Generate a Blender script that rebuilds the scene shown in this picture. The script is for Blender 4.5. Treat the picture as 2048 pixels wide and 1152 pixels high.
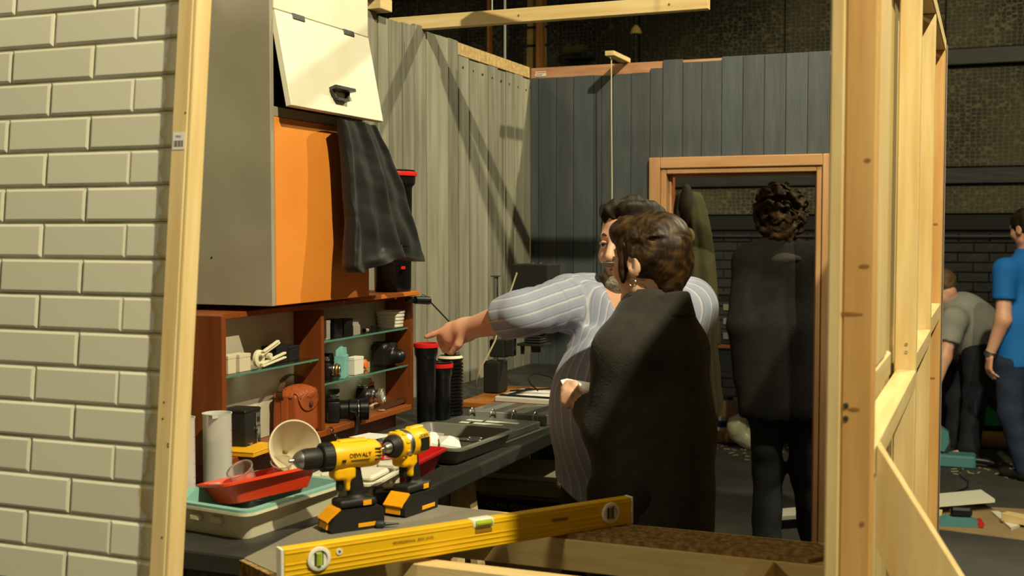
import bpy, bmesh, math, random
import numpy as np
from mathutils import Vector, Matrix
random.seed(7); rng = np.random.default_rng(7)
for o in list(bpy.data.objects): bpy.data.objects.remove(o)
scene = bpy.context.scene
C = scene.collection

# ------------------------------------------------------------------ camera, light, exposure
FPX, YAW, PIT = 2350.0, math.radians(22.1), math.radians(-2.83)
CAM = np.array([2.135, -5.5, 1.6])
cd = bpy.data.cameras.new('camera'); cam = bpy.data.objects.new('camera', cd); C.objects.link(cam)
cam.location = CAM; cam.rotation_euler = (math.radians(90) + PIT, 0, YAW)
cd.sensor_width = 36.0; cd.lens = FPX / 2048 * 36.0; cd.clip_start = 0.05
cd.dof.use_dof = True; cd.dof.focus_distance = 3.7; cd.dof.aperture_fstop = 5.0
scene.camera = cam
vs = scene.view_settings
vs.view_transform = 'Standard'; vs.look = 'None'; vs.gamma = 1.0; vs.use_curve_mapping = False
vs.exposure = 0.0
w = bpy.data.worlds.new('world'); scene.world = w; w.use_nodes = True
bg = w.node_tree.nodes['Background']; bg.inputs[0].default_value = (1.0, 0.9, 0.68, 1); bg.inputs[1].default_value = 0.075

def spot(name, loc, target, watts, size, radius=0.05, col=(1.0, 0.895, 0.60), blend=0.5):
    l = bpy.data.lights.new(name, 'SPOT'); l.energy = watts; l.spot_size = math.radians(size)
    l.spot_blend = blend; l.shadow_soft_size = radius; l.color = col
    o = bpy.data.objects.new(name, l); C.objects.link(o); o.location = loc
    o.rotation_euler = (Vector(target) - Vector(loc)).to_track_quat('-Z', 'Y').to_euler()
    return o
spot('work_light_front', (3.5, -4.6, 5.1), (0.6, -2.0, 1.2), 1450, 80)
spot('work_light_rear', (3.6, 0.75, 4.7), (0.4, -1.8, 1.2), 650, 85)
spot('fill_light_hall', (-2.6, -9.0, 5.0), (0.4, -3.4, 1.3), 510, 50, 0.3)  # added frontal fill from behind the camera, not a lamp of the hall
spot('work_light_yard', (2.7, -2.0, 5.6), (2.1, 3.0, 0.7), 800, 62, 0.1)

# ------------------------------------------------------------------ helpers
_fw = np.array([-math.sin(YAW) * math.cos(PIT), math.cos(YAW) * math.cos(PIT), math.sin(PIT)])
_rt = np.array([math.cos(YAW), math.sin(YAW), 0.0]); _up = np.cross(_rt, _fw)
def hit(px, py, ax, v):
    """the point of the plane <axis ax> = v that lies in the photograph at (px, py)"""
    r = _fw + _rt * (px - 1024) / FPX - _up * (py - 576) / FPX
    return CAM + r * (v - CAM[ax]) / r[ax]

def lin(c):
    if isinstance(c, str):
        c = tuple(int(c[i:i + 2], 16) / 255 for i in (0, 2, 4))
    return tuple((x / 12.92 if x <= 0.04045 else ((x + 0.055) / 1.055) ** 2.4) for x in c[:3]) + (1.0,)

MATS = {}
def mat(name, col, rough=0.6, metal=0.0, col2=None, scale=6.0, stretch=(1, 1, 1), mixlo=0.35, mixhi=0.65, bump=0.0, bscale=None,
        bstretch=None, trans=0.0, ior=1.45, alpha=1.0, coat=0.0, sheen=0.0, spec=0.5, detail=4.0, world=False, sss=0.0):
    if name in MATS: return MATS[name]
    m = bpy.data.materials.new(name); m.use_nodes = True; MATS[name] = m
    nt = m.node_tree; N = nt.nodes; L = nt.links
    b = N['Principled BSDF']
    b.inputs['Base Color'].default_value = lin(col); b.inputs['Roughness'].default_value = rough
    b.inputs['Metallic'].default_value = metal; b.inputs['Specular IOR Level'].default_value = spec
    b.inputs['Transmission Weight'].default_value = trans; b.inputs['IOR'].default_value = ior
    b.inputs['Alpha'].default_value = alpha; b.inputs['Coat Weight'].default_value = coat
    b.inputs['Sheen Weight'].default_value = sheen
    if sss: b.inputs['Subsurface Weight'].default_value = sss; b.inputs['Subsurface Radius'].default_value = (0.012, 0.005, 0.003)
    if col2 is not None or bump:
        if world:
            geo = N.new('ShaderNodeNewGeometry'); out = geo.outputs['Position']
        else:
            tc = N.new('ShaderNodeTexCoord'); out = tc.outputs['Object']
        mp = N.new('ShaderNodeMapping'); mp.inputs['Scale'].default_value = stretch; L.new(out, mp.inputs['Vector'])
    if col2 is not None:
        oi = N.new('ShaderNodeObjectInfo'); va = N.new('ShaderNodeVectorMath'); va.operation = 'MULTIPLY_ADD'
        cb = N.new('ShaderNodeCombineXYZ')
        for k in range(3): L.new(oi.outputs['Random'], cb.inputs[k])
        L.new(cb.outputs[0], va.inputs[0]); va.inputs[1].default_value = (17, 23, 29); L.new(mp.outputs[0], va.inputs[2])
        nz = N.new('ShaderNodeTexNoise'); nz.inputs['Scale'].default_value = scale; nz.inputs['Detail'].default_value = detail
        L.new(va.outputs[0], nz.inputs['Vector'])
        cr = N.new('ShaderNodeValToRGB'); cr.color_ramp.elements[0].position = mixlo; cr.color_ramp.elements[1].position = mixhi
        cr.color_ramp.elements[0].color = lin(col); cr.color_ramp.elements[1].color = lin(col2)
        L.new(nz.outputs['Fac'], cr.inputs['Fac']); L.new(cr.outputs['Color'], b.inputs['Base Color'])
    if bump:
        n2 = N.new('ShaderNodeTexNoise'); n2.inputs['Scale'].default_value = bscale or scale; n2.inputs['Detail'].default_value = 4
        if bstretch:
            mp2 = N.new('ShaderNodeMapping'); mp2.inputs['Scale'].default_value = bstretch; L.new(out, mp2.inputs['Vector']); L.new(mp2.outputs[0], n2.inputs['Vector'])
        else:
            L.new(mp.outputs[0], n2.inputs['Vector'])
        bn = N.new('ShaderNodeBump'); bn.inputs['Strength'].default_value = bump; bn.inputs['Distance'].default_value = 0.01
        L.new(n2.outputs['Fac'], bn.inputs['Height']); L.new(bn.outputs['Normal'], b.inputs['Normal'])
    return m

class MB:
    """collects faces; build() links them as one mesh object"""
    def __init__(s): s.v = []; s.f = []; s.mi = []; s.m = 0
    def add(s, verts, faces, M=None):
        n = len(s.v)
        for p in verts:
            p = Vector(p); s.v.append(tuple(M @ p if M is not None else p))
        for f in faces: s.f.append(tuple(i + n for i in f)); s.mi.append(s.m)
        return s
    def box(s, lo, hi, bev=0.0, M=None, seg=1):
        lo = Vector(lo); hi = Vector(hi)
        if not bev:
            v = [(x, y, z) for z in (lo.z, hi.z) for y in (lo.y, hi.y) for x in (lo.x, hi.x)]
            return s.add(v, [(0, 2, 3, 1), (4, 5, 7, 6), (0, 1, 5, 4), (2, 6, 7, 3), (0, 4, 6, 2), (1, 3, 7, 5)], M)
        bm = bmesh.new(); bmesh.ops.create_cube(bm, size=1)
        for q in bm.verts: q.co = Vector([(lo[k] + hi[k]) / 2 + q.co[k] * (hi[k] - lo[k]) for k in range(3)])
        bmesh.ops.bevel(bm, geom=list(bm.edges), offset=bev, segments=seg, affect='EDGES', profile=0.5)
        bm.verts.index_update()
        s.add([q.co for q in bm.verts], [[q.index for q in f.verts] for f in bm.faces], M); bm.free(); return s
    def bar(s, a, b, w, t, up=(0, 0, 1), bev=0.0):
        """a box from a to b, w wide across and t along up"""
        a = Vector(a); b = Vector(b); d = b - a; L = d.length; x = d.normalized()
        y = Vector(up).cross(x).normalized(); z = x.cross(y)
        M = Matrix((x, y, z)).transposed().to_4x4(); M.translation = a
        return s.box((0, -w / 2, -t / 2), (L, w / 2, t / 2), bev, M)
    def lathe(s, prof, n=24, M=None, cap=True, ang=(0, 2 * math.pi)):
        full = abs(ang[1] - ang[0] - 2 * math.pi) < 1e-6; k = n if full else n + 1
        v = []
        for r, z in prof:
            for i in range(k):
                a = ang[0] + (ang[1] - ang[0]) * i / n
                v.append((r * math.cos(a), r * math.sin(a), z))
        f = []
        for j in range(len(prof) - 1):
            for i in range(n):
                i2 = (i + 1) % k
                f.append((j * k + i, j * k + i2, (j + 1) * k + i2, (j + 1) * k + i))
        if cap and full:
            if prof[0][0] > 1e-6: f.append(tuple(reversed(range(k))))
            if prof[-1][0] > 1e-6: f.append(tuple((len(prof) - 1) * k + i for i in range(k)))
        return s.add(v, f, M)
    def cyl(s, a, b, r0, r1=None, n=16):
        a = Vector(a); b = Vector(b); r1 = r0 if r1 is None else r1
        q = (b - a).to_track_quat('Z', 'Y'); M = q.to_matrix().to_4x4(); M.translation = a
        return s.lathe([(r0, 0), (r1, (b - a).length)], n, M)
    def tube(s, pts, r, n=8, flat=None):
        """a swept tube; flat=(w,t,normal) sweeps a strap instead"""
        pts = [Vector(p) for p in pts]; m = len(pts); v = []; f = []
        ref = None
        for i, p in enumerate(pts):
            t = (pts[min(i + 1, m - 1)] - pts[max(i - 1, 0)]).normalized()
            if flat:
                u = Vector(flat[2]); u = (u - t * u.dot(t)).normalized(); w_ = t.cross(u)
                prof = [(-1, -1), (1, -1), (1, 1), (-1, 1)]
                for a_, b_ in prof: v.append(p + w_ * a_ * flat[0] / 2 + u * b_ * flat[1] / 2)
            else:
                if ref is None:
                    ref = Vector((0, 0, 1)) if abs(t.z) < 0.9 else Vector((1, 0, 0))
                ref = (ref - t * ref.dot(t)).normalized(); w_ = t.cross(ref)
                rr = r[i] if isinstance(r, (list, tuple)) else r
                for k in range(n):
                    a_ = 2 * math.pi * k / n; v.append(p + (ref * math.cos(a_) + w_ * math.sin(a_)) * rr)
        n = 4 if flat else n
        for i in range(m - 1):
            for k in range(n):
                k2 = (k + 1) % n; f.append((i * n + k, i * n + k2, (i + 1) * n + k2, (i + 1) * n + k))
        f.append(tuple(reversed(range(n)))); f.append(tuple((m - 1) * n + k for k in range(n)))
        return s.add(v, f)
    def prism(s, poly, z0, z1, M=None):
        n = len(poly)
        v = [(x, y, z0) for x, y in poly] + [(x, y, z1) for x, y in poly]
        f = [tuple(reversed(range(n))), tuple(range(n, 2 * n))] + [(i, (i + 1) % n, n + (i + 1) % n, n + i) for i in range(n)]
        return s.add(v, f, M)
    def build(s, name, m, parent=None, smooth=None, loc=None, weld=False):
        me = bpy.data.meshes.new(name); me.from_pydata([tuple(p) for p in s.v], [], s.f)
        ms = m if isinstance(m, (list, tuple)) else [m]
        for q in ms: me.materials.append(q)
        if len(ms) > 1: me.polygons.foreach_set('material_index', s.mi)
        bm = bmesh.new(); bm.from_mesh(me)
        if weld: bmesh.ops.remove_doubles(bm, verts=bm.verts, dist=1e-5)
        bmesh.ops.recalc_face_normals(bm, faces=bm.faces); bm.to_mesh(me); bm.free()
        if smooth:
            me.polygons.foreach_set('use_smooth', [True] * len(me.polygons))
            me.set_sharp_from_angle(angle=math.radians(smooth if smooth is not True else 180))
        return link(name, me, parent, loc)
def link(name, data, parent=None, loc=None):
    o = bpy.data.objects.new(name, data); C.objects.link(o)
    if parent is not None: o.parent = parent
    if loc is not None: o.location = loc
    return o
def tag(o, label, cat, group=None, kind=None):
    o['label'] = label; o['category'] = cat
    if group: o['group'] = group
    if kind: o['kind'] = kind
    return o
def thing(name, label, cat, loc=(0, 0, 0), rz=0.0, group=None, kind=None):
    o = bpy.data.objects.new(name, None); C.objects.link(o); o.empty_display_size = 0.05
    o.location = loc; o.rotation_euler = (0, 0, rz)
    return tag(o, label, cat, group, kind)
def copy_tree(o, parent=None):
    c = o.copy(); C.objects.link(c); c.parent = parent
    for ch in list(o.children): copy_tree(ch, c)
    return c
def text(name, body, size, m, parent, M, thick=0.0004, align='CENTER'):
    cu = bpy.data.curves.new(name, 'FONT'); cu.body = body; cu.size = size; cu.extrude = thick
    cu.align_x = align; cu.align_y = 'CENTER'; cu.materials.append(m)
    tmp = bpy.data.objects.new('tmp_text', cu); C.objects.link(tmp)
    dg = bpy.context.evaluated_depsgraph_get(); me = bpy.data.meshes.new_from_object(tmp.evaluated_get(dg))
    bpy.data.objects.remove(tmp); bpy.data.curves.remove(cu)
    o = link(name, me, parent); o.matrix_local = M
    return o
def frame(origin, x, y):
    """matrix whose local x and y axes are the given directions"""
    x = Vector(x).normalized(); y = Vector(y); y = (y - x * y.dot(x)).normalized(); z = x.cross(y)
    M = Matrix((x, y, z)).transposed().to_4x4(); M.translation = Vector(origin); return M

# ------------------------------------------------------------------ implicit surfaces (bodies, clothes, moulded things)
def smin(a, b, k):
    h = np.clip(0.5 + 0.5 * (b - a) / k, 0, 1); return b + (a - b) * h - k * h * (1 - h)
def cap(P, a, b, ra, rb=None):
    a = np.asarray(a, np.float32); b = np.asarray(b, np.float32); rb = ra if rb is None else rb
    d = b - a; t = np.clip(((P - a) @ d) / max(float(d @ d), 1e-9), 0, 1)[:, None]
    return np.linalg.norm(P - (a + t * d), axis=1) - (ra + t[:, 0] * (rb - ra))
def ecap(P, a, b, ra, rb, ax, sc):
    """capsule flattened by sc along the unit direction ax"""
    a = np.asarray(a, np.float32); ax = np.asarray(ax, np.float32); ax = ax / np.linalg.norm(ax)
    q = P - a; q = q + np.outer(q @ ax, ax) * np.float32(1 / sc - 1)
    e = np.asarray(b, np.float32) - a; e = e + ax * float(e @ ax) * (1 / sc - 1)
    return cap(q, (0, 0, 0), e, ra, rb) * (0.5 * (1 + min(sc, 1)))
def ell(P, c, r, R=None):
    q = P - np.asarray(c, np.float32)
    if R is not None: q = q @ np.asarray(R, np.float32)
    r = np.asarray(r, np.float32); k0 = np.linalg.norm(q / r, axis=1); k1 = np.linalg.norm(q / (r * r), axis=1)
    return k0 * (k0 - 1) / np.maximum(k1, 1e-6)
def rbox(P, c, hs, r, R=None):
    q = P - np.asarray(c, np.float32)
    if R is not None: q = q @ np.asarray(R, np.float32)
    d = np.abs(q) - (np.asarray(hs, np.float32) - r)
    return np.linalg.norm(np.maximum(d, 0), axis=1) + np.minimum(d.max(axis=1), 0) - r
def U(k, *ds):
    r = ds[0]
    for d in ds[1:]: r = smin(r, d, k)
    return r
def half(P, p, n):
    n = np.asarray(n, np.float32); n = n / np.linalg.norm(n); return (P - np.asarray(p, np.float32)) @ n
def vnoise(P, s, seed=0):
    """cheap smooth noise in about -1..1"""
    r = np.random.default_rng(seed); o = np.zeros(len(P), np.float32)
    for i in range(5):
        d = r.normal(size=3); d = d / np.linalg.norm(d) * s * (0.7 + 0.35 * i)
        o += np.sin(P @ d.astype(np.float32) + r.uniform(0, 6.28)).astype(np.float32) / (1 + 0.5 * i)
    return o / 2.4
def sdf_mesh(name, fn, lo, hi, h, mats, parent=None, attr=None, loc=None, matfn=None, sub=4):
    lo = np.asarray(lo, np.float32); hi = np.asarray(hi, np.float32); H = h * sub
    nc = np.ceil((hi - lo) / H).astype(int) + 1
    ax = [lo[k] + H * np.arange(nc[k]) for k in range(3)]
    G = np.stack(np.meshgrid(*ax, indexing='ij'), -1).reshape(-1, 3).astype(np.float32)
    Vc = fn(G).reshape(nc)
    n = (nc - 1) * sub + 1
    # coarse cells that may hold the surface
    near = np.abs(Vc) < H * 1.9
    cm = np.zeros(nc - 1, bool)
    for dx in (0, 1):
        for dy in (0, 1):
            for dz in (0, 1):
                cm |= near[dx:nc[0] - 1 + dx, dy:nc[1] - 1 + dy, dz:nc[2] - 1 + dz]
    fine = np.kron(Vc[:-1, :-1, :-1], np.ones((sub, sub, sub), np.float32)); V = np.empty(n, np.float32)
    V[:-1, :-1, :-1] = fine; V[-1] = 1; V[:, -1] = 1; V[:, :, -1] = 1
    need = np.zeros(n, bool)
    blk = np.kron(cm, np.ones((sub, sub, sub), bool))
    for dx in (0, 1):
        for dy in (0, 1):
            for dz in (0, 1):
                need[dx:n[0] - 1 + dx, dy:n[1] - 1 + dy, dz:n[2] - 1 + dz] |= blk
    idx = np.argwhere(need)
    for i in range(0, len(idx), 400000):
        j = idx[i:i + 400000]; V[j[:, 0], j[:, 1], j[:, 2]] = fn((lo + h * j).astype(np.float32))
    S = V < 0
    cs = np.zeros(n - 1, np.int8)
    corners = [(a, b, c) for a in (0, 1) for b in (0, 1) for c in (0, 1)]
    for a, b, c in corners: cs += S[a:n[0] - 1 + a, b:n[1] - 1 + b, c:n[2] - 1 + c]
    act = (cs > 0) & (cs < 8) & blk
    ci = np.argwhere(act); vid = -np.ones(n - 1, np.int64); vid[act] = np.arange(len(ci))
    acc = np.zeros((len(ci), 3)); cnt = np.zeros(len(ci))
    for a in corners:
        for k in range(3):
            if a[k]: continue
            b = list(a); b[k] = 1
            va = V[ci[:, 0] + a[0], ci[:, 1] + a[1], ci[:, 2] + a[2]]; vb = V[ci[:, 0] + b[0], ci[:, 1] + b[1], ci[:, 2] + b[2]]
            x = (va < 0) != (vb < 0); t = np.where(x, va / np.where(x, va - vb, 1), 0)
            p = np.tile(np.array(a, float), (len(ci), 1)); p[:, k] = t
            acc += p * x[:, None]; cnt += x
    pos = lo + h * (ci + acc / cnt[:, None])
    quads = []
    for k in range(3):
        k1, k2 = (k + 1) % 3, (k + 2) % 3
        sl0 = [slice(0, n[0]), slice(0, n[1]), slice(0, n[2])]; sl1 = list(sl0)
        sl0[k] = slice(0, n[k] - 1); sl1[k] = slice(1, n[k])
        ch = S[tuple(sl0)] != S[tuple(sl1)]
        e = np.argwhere(ch)
        e = e[(e[:, k1] > 0) & (e[:, k2] > 0) & (e[:, k1] < n[k1] - 1) & (e[:, k2] < n[k2] - 1)]
        if not len(e): continue
        def cell(d1, d2):
            q = e.copy(); q[:, k1] -= d1; q[:, k2] -= d2; return vid[q[:, 0], q[:, 1], q[:, 2]]
        q = np.stack([cell(1, 1), cell(0, 1), cell(0, 0), cell(1, 0)], 1)
        flip = ~S[e[:, 0], e[:, 1], e[:, 2]]; q[flip] = q[flip][:, ::-1]
        quads.append(q[(q >= 0).all(1)])
    F = np.concatenate(quads)
    me = bpy.data.meshes.new(name)
    me.vertices.add(len(pos)); me.vertices.foreach_set('co', pos.astype(np.float32).ravel())
    me.loops.add(len(F) * 4); me.loops.foreach_set('vertex_index', F.ravel().astype(np.int32))
    me.polygons.add(len(F)); me.polygons.foreach_set('loop_start', np.arange(0, len(F) * 4, 4, dtype=np.int32))
    me.polygons.foreach_set('loop_total', np.full(len(F), 4, np.int32))
    me.polygons.foreach_set('use_smooth', np.ones(len(F), bool))
    ms = mats if isinstance(mats, (list, tuple)) else [mats]
    for q in ms: me.materials.append(q)
    if matfn is not None:
        me.polygons.foreach_set('material_index', matfn(pos[F].mean(1).astype(np.float32)).astype(np.int32))
    me.update(calc_edges=True)
    if attr:
        for k, g in attr.items():
            a = me.attributes.new(k, 'FLOAT', 'POINT'); a.data.foreach_set('value', g(pos.astype(np.float32)).astype(np.float32))
    return link(name, me, parent, loc)

# ------------------------------------------------------------------ shared materials
pine = mat('pine', 'd9c48e', 0.62, col2='c8a76a', scale=3.0, stretch=(14, 14, 1.1), mixlo=0.3, mixhi=0.75, bump=0.05, bscale=20)
pine_x = mat('pine_along_x', 'd9c48e', 0.62, col2='c8a76a', scale=3.0, stretch=(1.1, 14, 14), mixlo=0.3, mixhi=0.75, bump=0.05, bscale=20)
pine_y = mat('pine_along_y', 'd9c48e', 0.62, col2='c8a76a', scale=3.0, stretch=(14, 1.1, 14), mixlo=0.3, mixhi=0.75, bump=0.05, bscale=20)
black_plastic = mat('black_plastic', '121212', 0.38)
black_matte = mat('black_matte', '141412', 0.75)
chrome = mat('chrome', 'c9c9c4', 0.22, metal=1.0)
steel = mat('steel', 'b9b9b4', 0.35, metal=1.0)
# ================================================================== THE SETTING
# floor: black painted boards, scuffed and dusty
def floor_material():
    m = bpy.data.materials.new('dusty_black_floor'); m.use_nodes = True; nt = m.node_tree; N = nt.nodes; L = nt.links; b = N['Principled BSDF']
    geo = N.new('ShaderNodeNewGeometry')
    n1 = N.new('ShaderNodeTexNoise'); n1.inputs['Scale'].default_value = 1.4; n1.inputs['Detail'].default_value = 6; L.new(geo.outputs['Position'], n1.inputs['Vector'])
    n2 = N.new('ShaderNodeTexNoise'); n2.inputs['Scale'].default_value = 22; n2.inputs['Detail'].default_value = 3
    mp = N.new('ShaderNodeMapping'); mp.inputs['Scale'].default_value = (0.35, 1.4, 1); L.new(geo.outputs['Position'], mp.inputs['Vector']); L.new(mp.outputs[0], n2.inputs['Vector'])
    c1 = N.new('ShaderNodeValToRGB'); c1.color_ramp.elements[0].color = lin('2e2d29'); c1.color_ramp.elements[1].color = lin('4a483f'); c1.color_ramp.elements[0].position = 0.35; c1.color_ramp.elements[1].position = 0.7
    c2 = N.new('ShaderNodeValToRGB'); c2.color_ramp.elements[0].position = 0.66; c2.color_ramp.elements[1].position = 0.74
    c2.color_ramp.elements[0].color = (0, 0, 0, 1); c2.color_ramp.elements[1].color = (1, 1, 1, 1)
    sep = N.new('ShaderNodeSeparateXYZ'); L.new(geo.outputs['Position'], sep.inputs[0])
    mr = N.new('ShaderNodeMapRange'); mr.inputs[1].default_value = 1.8; mr.inputs[2].default_value = 3.1; L.new(sep.outputs['Y'], mr.inputs[0])
    mu = N.new('ShaderNodeMath'); mu.operation = 'MULTIPLY'; L.new(c2.outputs['Color'], mu.inputs[0]); L.new(mr.outputs[0], mu.inputs[1])
    mx = N.new('ShaderNodeMix'); mx.data_type = 'RGBA'; L.new(n1.outputs['Fac'], c1.inputs['Fac']); L.new(n2.outputs['Fac'], c2.inputs['Fac'])
    L.new(mu.outputs[0], mx.inputs[0]); L.new(c1.outputs['Color'], mx.inputs[6]); mx.inputs[7].default_value = lin('8d8568')
    L.new(mx.outputs[2], b.inputs['Base Color']); b.inputs['Roughness'].default_value = 0.7
    return m
fl = MB().box((-6, -11, -0.1), (9, 6, 0)).build('floor', floor_material())
tag(fl, 'scuffed black studio floor with sawdust and scraps', 'floor', kind='structure')

# plank wall on the left, weathered grey boards
grey_wood = mat('grey_washed_wood', '918f80', 0.8, col2='6c6a5a', scale=2.4, stretch=(10, 10, 0.9), mixlo=0.3, mixhi=0.72, bump=0.25, bscale=6, bstretch=(12, 12, 1))
grey_wood2 = mat('grey_washed_wood_pale', '9a9786', 0.8, col2='767463', scale=2.2, stretch=(9, 9, 0.8), mixlo=0.3, mixhi=0.72, bump=0.25, bscale=6, bstretch=(20, 20, 1))
grey_wood3 = mat('grey_washed_wood_dark', '878576', 0.8, col2='656353', scale=2.6, stretch=(11, 11, 1.1), mixlo=0.3, mixhi=0.7, bump=0.3, bscale=6, bstretch=(14, 14, 1))
chip = mat('chipboard', 'c2a873', 0.8, col2='a58751', scale=60, mixlo=0.35, mixhi=0.65, bump=0.15, bscale=90)
wl = MB().box((-0.04, -3.62, 0), (-0.018, 0.02, 2.4)).build('wall_left', mat('dark_backing', '2a2720', .9)); tag(wl, 'weathered grey vertical board wall beside the counter', 'wall', kind='structure')
ys = [-3.6 + 0.1065 * k for k in range(19)]
ys = [y for y in ys if y < -1.62] + [-1.578, -1.49, -1.378, -1.274, -1.17, -1.057, -0.954, -0.853, -0.741, -0.637, -0.529, -0.416, -0.318, -0.21, -0.1, 0.0]
for i in range(len(ys) - 1):
    a, b = ys[i] + 0.004, ys[i + 1] - 0.004
    top = 2.405 + random.uniform(-0.008, 0.008) if ys[i] < -0.86 else 2.346 + 0.003 * (i % 3)
    if abs(ys[i] + 1.274) < .01: top += .02
    pl = MB().box((-0.018, a, 0.0), (random.uniform(-0.0015, 0.003), b, top), 0.002).build('plank', (grey_wood, grey_wood3, grey_wood2)[(i * 5 + i // 3) % 3], wl)
    if -0.86 < ys[i] < -0.09:
        for q in (0.35, ):
            MB().cyl((-0.002, a + (b - a) * q, 2.305 - 0.02 * (ys[i] + 0.86)), (0.0035, a + (b - a) * q, 2.305 - 0.02 * (ys[i] + 0.86)), 0.005, n=8).build('screw_head', black_matte, pl)
MB().box((-0.0178, -0.86, 2.356), (-0.003, 0.0, 2.408)).build('chipboard_strip', chip, wl)

# dark blue-grey board wall at the back, with its door opening
slate = mat('slate_paint', '3b4044', 0.75, col2='4b4f50', scale=3.2, stretch=(7, 7, 0.8), mixlo=0.3, mixhi=0.72, bump=0.22, bscale=7, bstretch=(18, 18, 1))
slate2 = mat('slate_paint_pale', '3f4549', 0.75, col2='4d5255', scale=3.0, stretch=(6, 6, 0.9), mixlo=0.3, mixhi=0.72, bump=0.22, bscale=7, bstretch=(18, 18, 1))
pinkply = mat('pink_ply', 'b98a66', 0.75, col2='a5764f', scale=4, stretch=(1, 10, 10), bump=0.05)
wb = MB()
wb.box((0, 0.012, 0), (0.69, 0.03, 2.405)); wb.box((1.415, 0.012, 0), (1.95, 0.03, 2.405)); wb.box((0.69, 0.012, 1.885), (1.415, 0.03, 2.405))
wb = wb.build('wall_back', pinkply); tag(wb, 'dark slate-painted board wall with a doorway', 'wall', kind='structure')
xs = [0.001, 0.044, 0.139, 0.228, 0.332, 0.372, 0.428, 0.522, 0.616, 0.678, 0.775, 0.866, 0.961, 1.06, 1.159, 1.257, 1.356, 1.455, 1.555, 1.655, 1.755, 1.855, 1.95]
for i in range(len(xs) - 1):
    a, b = xs[i] + 0.0012, xs[i + 1] - 0.0012
    top = 2.352 + random.uniform(-.003, .003) if b < 0.62 else (2.372 if b < 0.68 else (2.408 if i % 7 not in (3, 4) else 2.392))
    bot = 0.0
    if a > 0.60 and b < 1.47: bot = 1.945
    if bot == 0 and b > 0.615 and a < 0.7: b = min(b, 0.616)
    MB().box((a, random.uniform(-0.002, 0.001), bot), (b, 0.0118, top), 0.001).build('plank', slate if i % 3 else slate2, wb)
paper_w = mat('white_label_paper', 'd9d6cc', 0.6); ink_r = mat('red_ink', 'b3372f', 0.6); ink_k = mat('black_ink', '1d1d1d', 0.6)
p = hit(1069, 153, 1, 0.0); q = hit(1091, 142, 1, 0.0)
st = MB().box((p[0], 0.008, p[2]), (q[0], 0.0115, q[2])).build('price_sticker', paper_w, wb); st['label'] = 'small white sticker with red edge'
MB().box((p[0], 0.0074, p[2] + 0.016), (q[0], 0.0081, p[2] + 0.020)).build('red_line', ink_r, st)
MB().box((p[0] + 0.006, 0.0074, p[2] + 0.006), (q[0] - 0.02, 0.0081, p[2] + 0.009)).build('print_line', ink_k, st)

# door frame
raw = mat('raw_redwood', 'b98f63', 0.7, col2='a3774a', scale=3.0, stretch=(12, 12, 1), mixlo=0.3, mixhi=0.75, bump=0.08)
raw_x = mat('raw_redwood_x', 'b98f63', 0.7, col2='a3774a', scale=3.0, stretch=(1, 12, 12), mixlo=0.3, mixhi=0.75, bump=0.08)
dr = thing('door_1', 'bare timber door frame around the open doorway', 'door frame', (1.05, 0, 0), kind='structure')
def arch(name, m, x0, x1, z0, z1, y0, y1):
    return MB().box((x0 - 1.05, y0, z0), (x1 - 1.05, y1, z1), 0.004).build(name, m, dr)
arch('casing', raw, 0.617, 0.672, 0, 1.945, -0.024, 0.0); arch('casing', raw, 1.428, 1.485, 0, 1.945, -0.024, 0.0)
arch('casing_head', raw_x, 0.672, 1.428, 1.892, 1.945, -0.024, 0.0)
arch('jamb', raw, 0.672, 0.700, 0, 1.892, -0.012, 0.105); arch('jamb', raw, 1.400, 1.428, 0, 1.892, -0.012, 0.105)
arch('jamb_head', raw_x, 0.700, 1.400, 1.866, 1.892, -0.012, 0.105)
arch('stop', raw, 0.700, 0.712, 0, 1.866, 0.04, 0.075); arch('stop', raw, 1.388, 1.400, 0, 1.866, 0.04, 0.075); arch('stop_head', raw_x, 0.712, 1.388, 1.853, 1.866, 0.04, 0.075)

# white brick-tile wall flat on the left, leaning back
def tile_material():
    m = bpy.data.materials.new('cream_brick_glaze'); m.use_nodes = True; nt = m.node_tree; N = nt.nodes; L = nt.links; b = N['Principled BSDF']
    geo = N.new('ShaderNodeNewGeometry'); sep = N.new('ShaderNodeSeparateXYZ'); L.new(geo.outputs['Position'], sep.inputs[0])
    nz = N.new('ShaderNodeTexNoise'); nz.inputs['Scale'].default_value = 22; nz.inputs['Detail'].default_value = 5; L.new(geo.outputs['Position'], nz.inputs['Vector'])
    ma = N.new('ShaderNodeMath'); ma.operation = 'MULTIPLY_ADD'; L.new(nz.outputs['Fac'], ma.inputs[0]); ma.inputs[1].default_value = 0.05; L.new(sep.outputs['X'], ma.inputs[2])
    cr = N.new('ShaderNodeValToRGB'); e = cr.color_ramp.elements
    mr = N.new('ShaderNodeMapRange'); mr.inputs[1].default_value = 0.70; mr.inputs[2].default_value = 0.735; L.new(ma.outputs[0], mr.inputs[0]); L.new(mr.outputs[0], cr.inputs['Fac'])
    e[0].position = 0.25; e[0].color = lin('c9c6b0'); e[1].position = 0.36; e[1].color = lin('b5a06a')
    k = e.new(0.75); k.color = lin('c3b68c')
    oi = N.new('ShaderNodeObjectInfo'); hv = N.new('ShaderNodeHueSaturation'); m2 = N.new('ShaderNodeMapRange'); m2.inputs[3].default_value = 0.95; m2.inputs[4].default_value = 1.05
    L.new(oi.outputs['Random'], m2.inputs[0]); L.new(m2.outputs[0], hv.inputs['Value']); L.new(cr.outputs['Color'], hv.inputs['Color'])
    L.new(hv.outputs['Color'], b.inputs['Base Color']); b.inputs['Roughness'].default_value = 0.45
    return m
tile_m = tile_material(); grout = mat('grout', 'bdb8a0', 0.85, col2='a2966c', scale=14)
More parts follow.
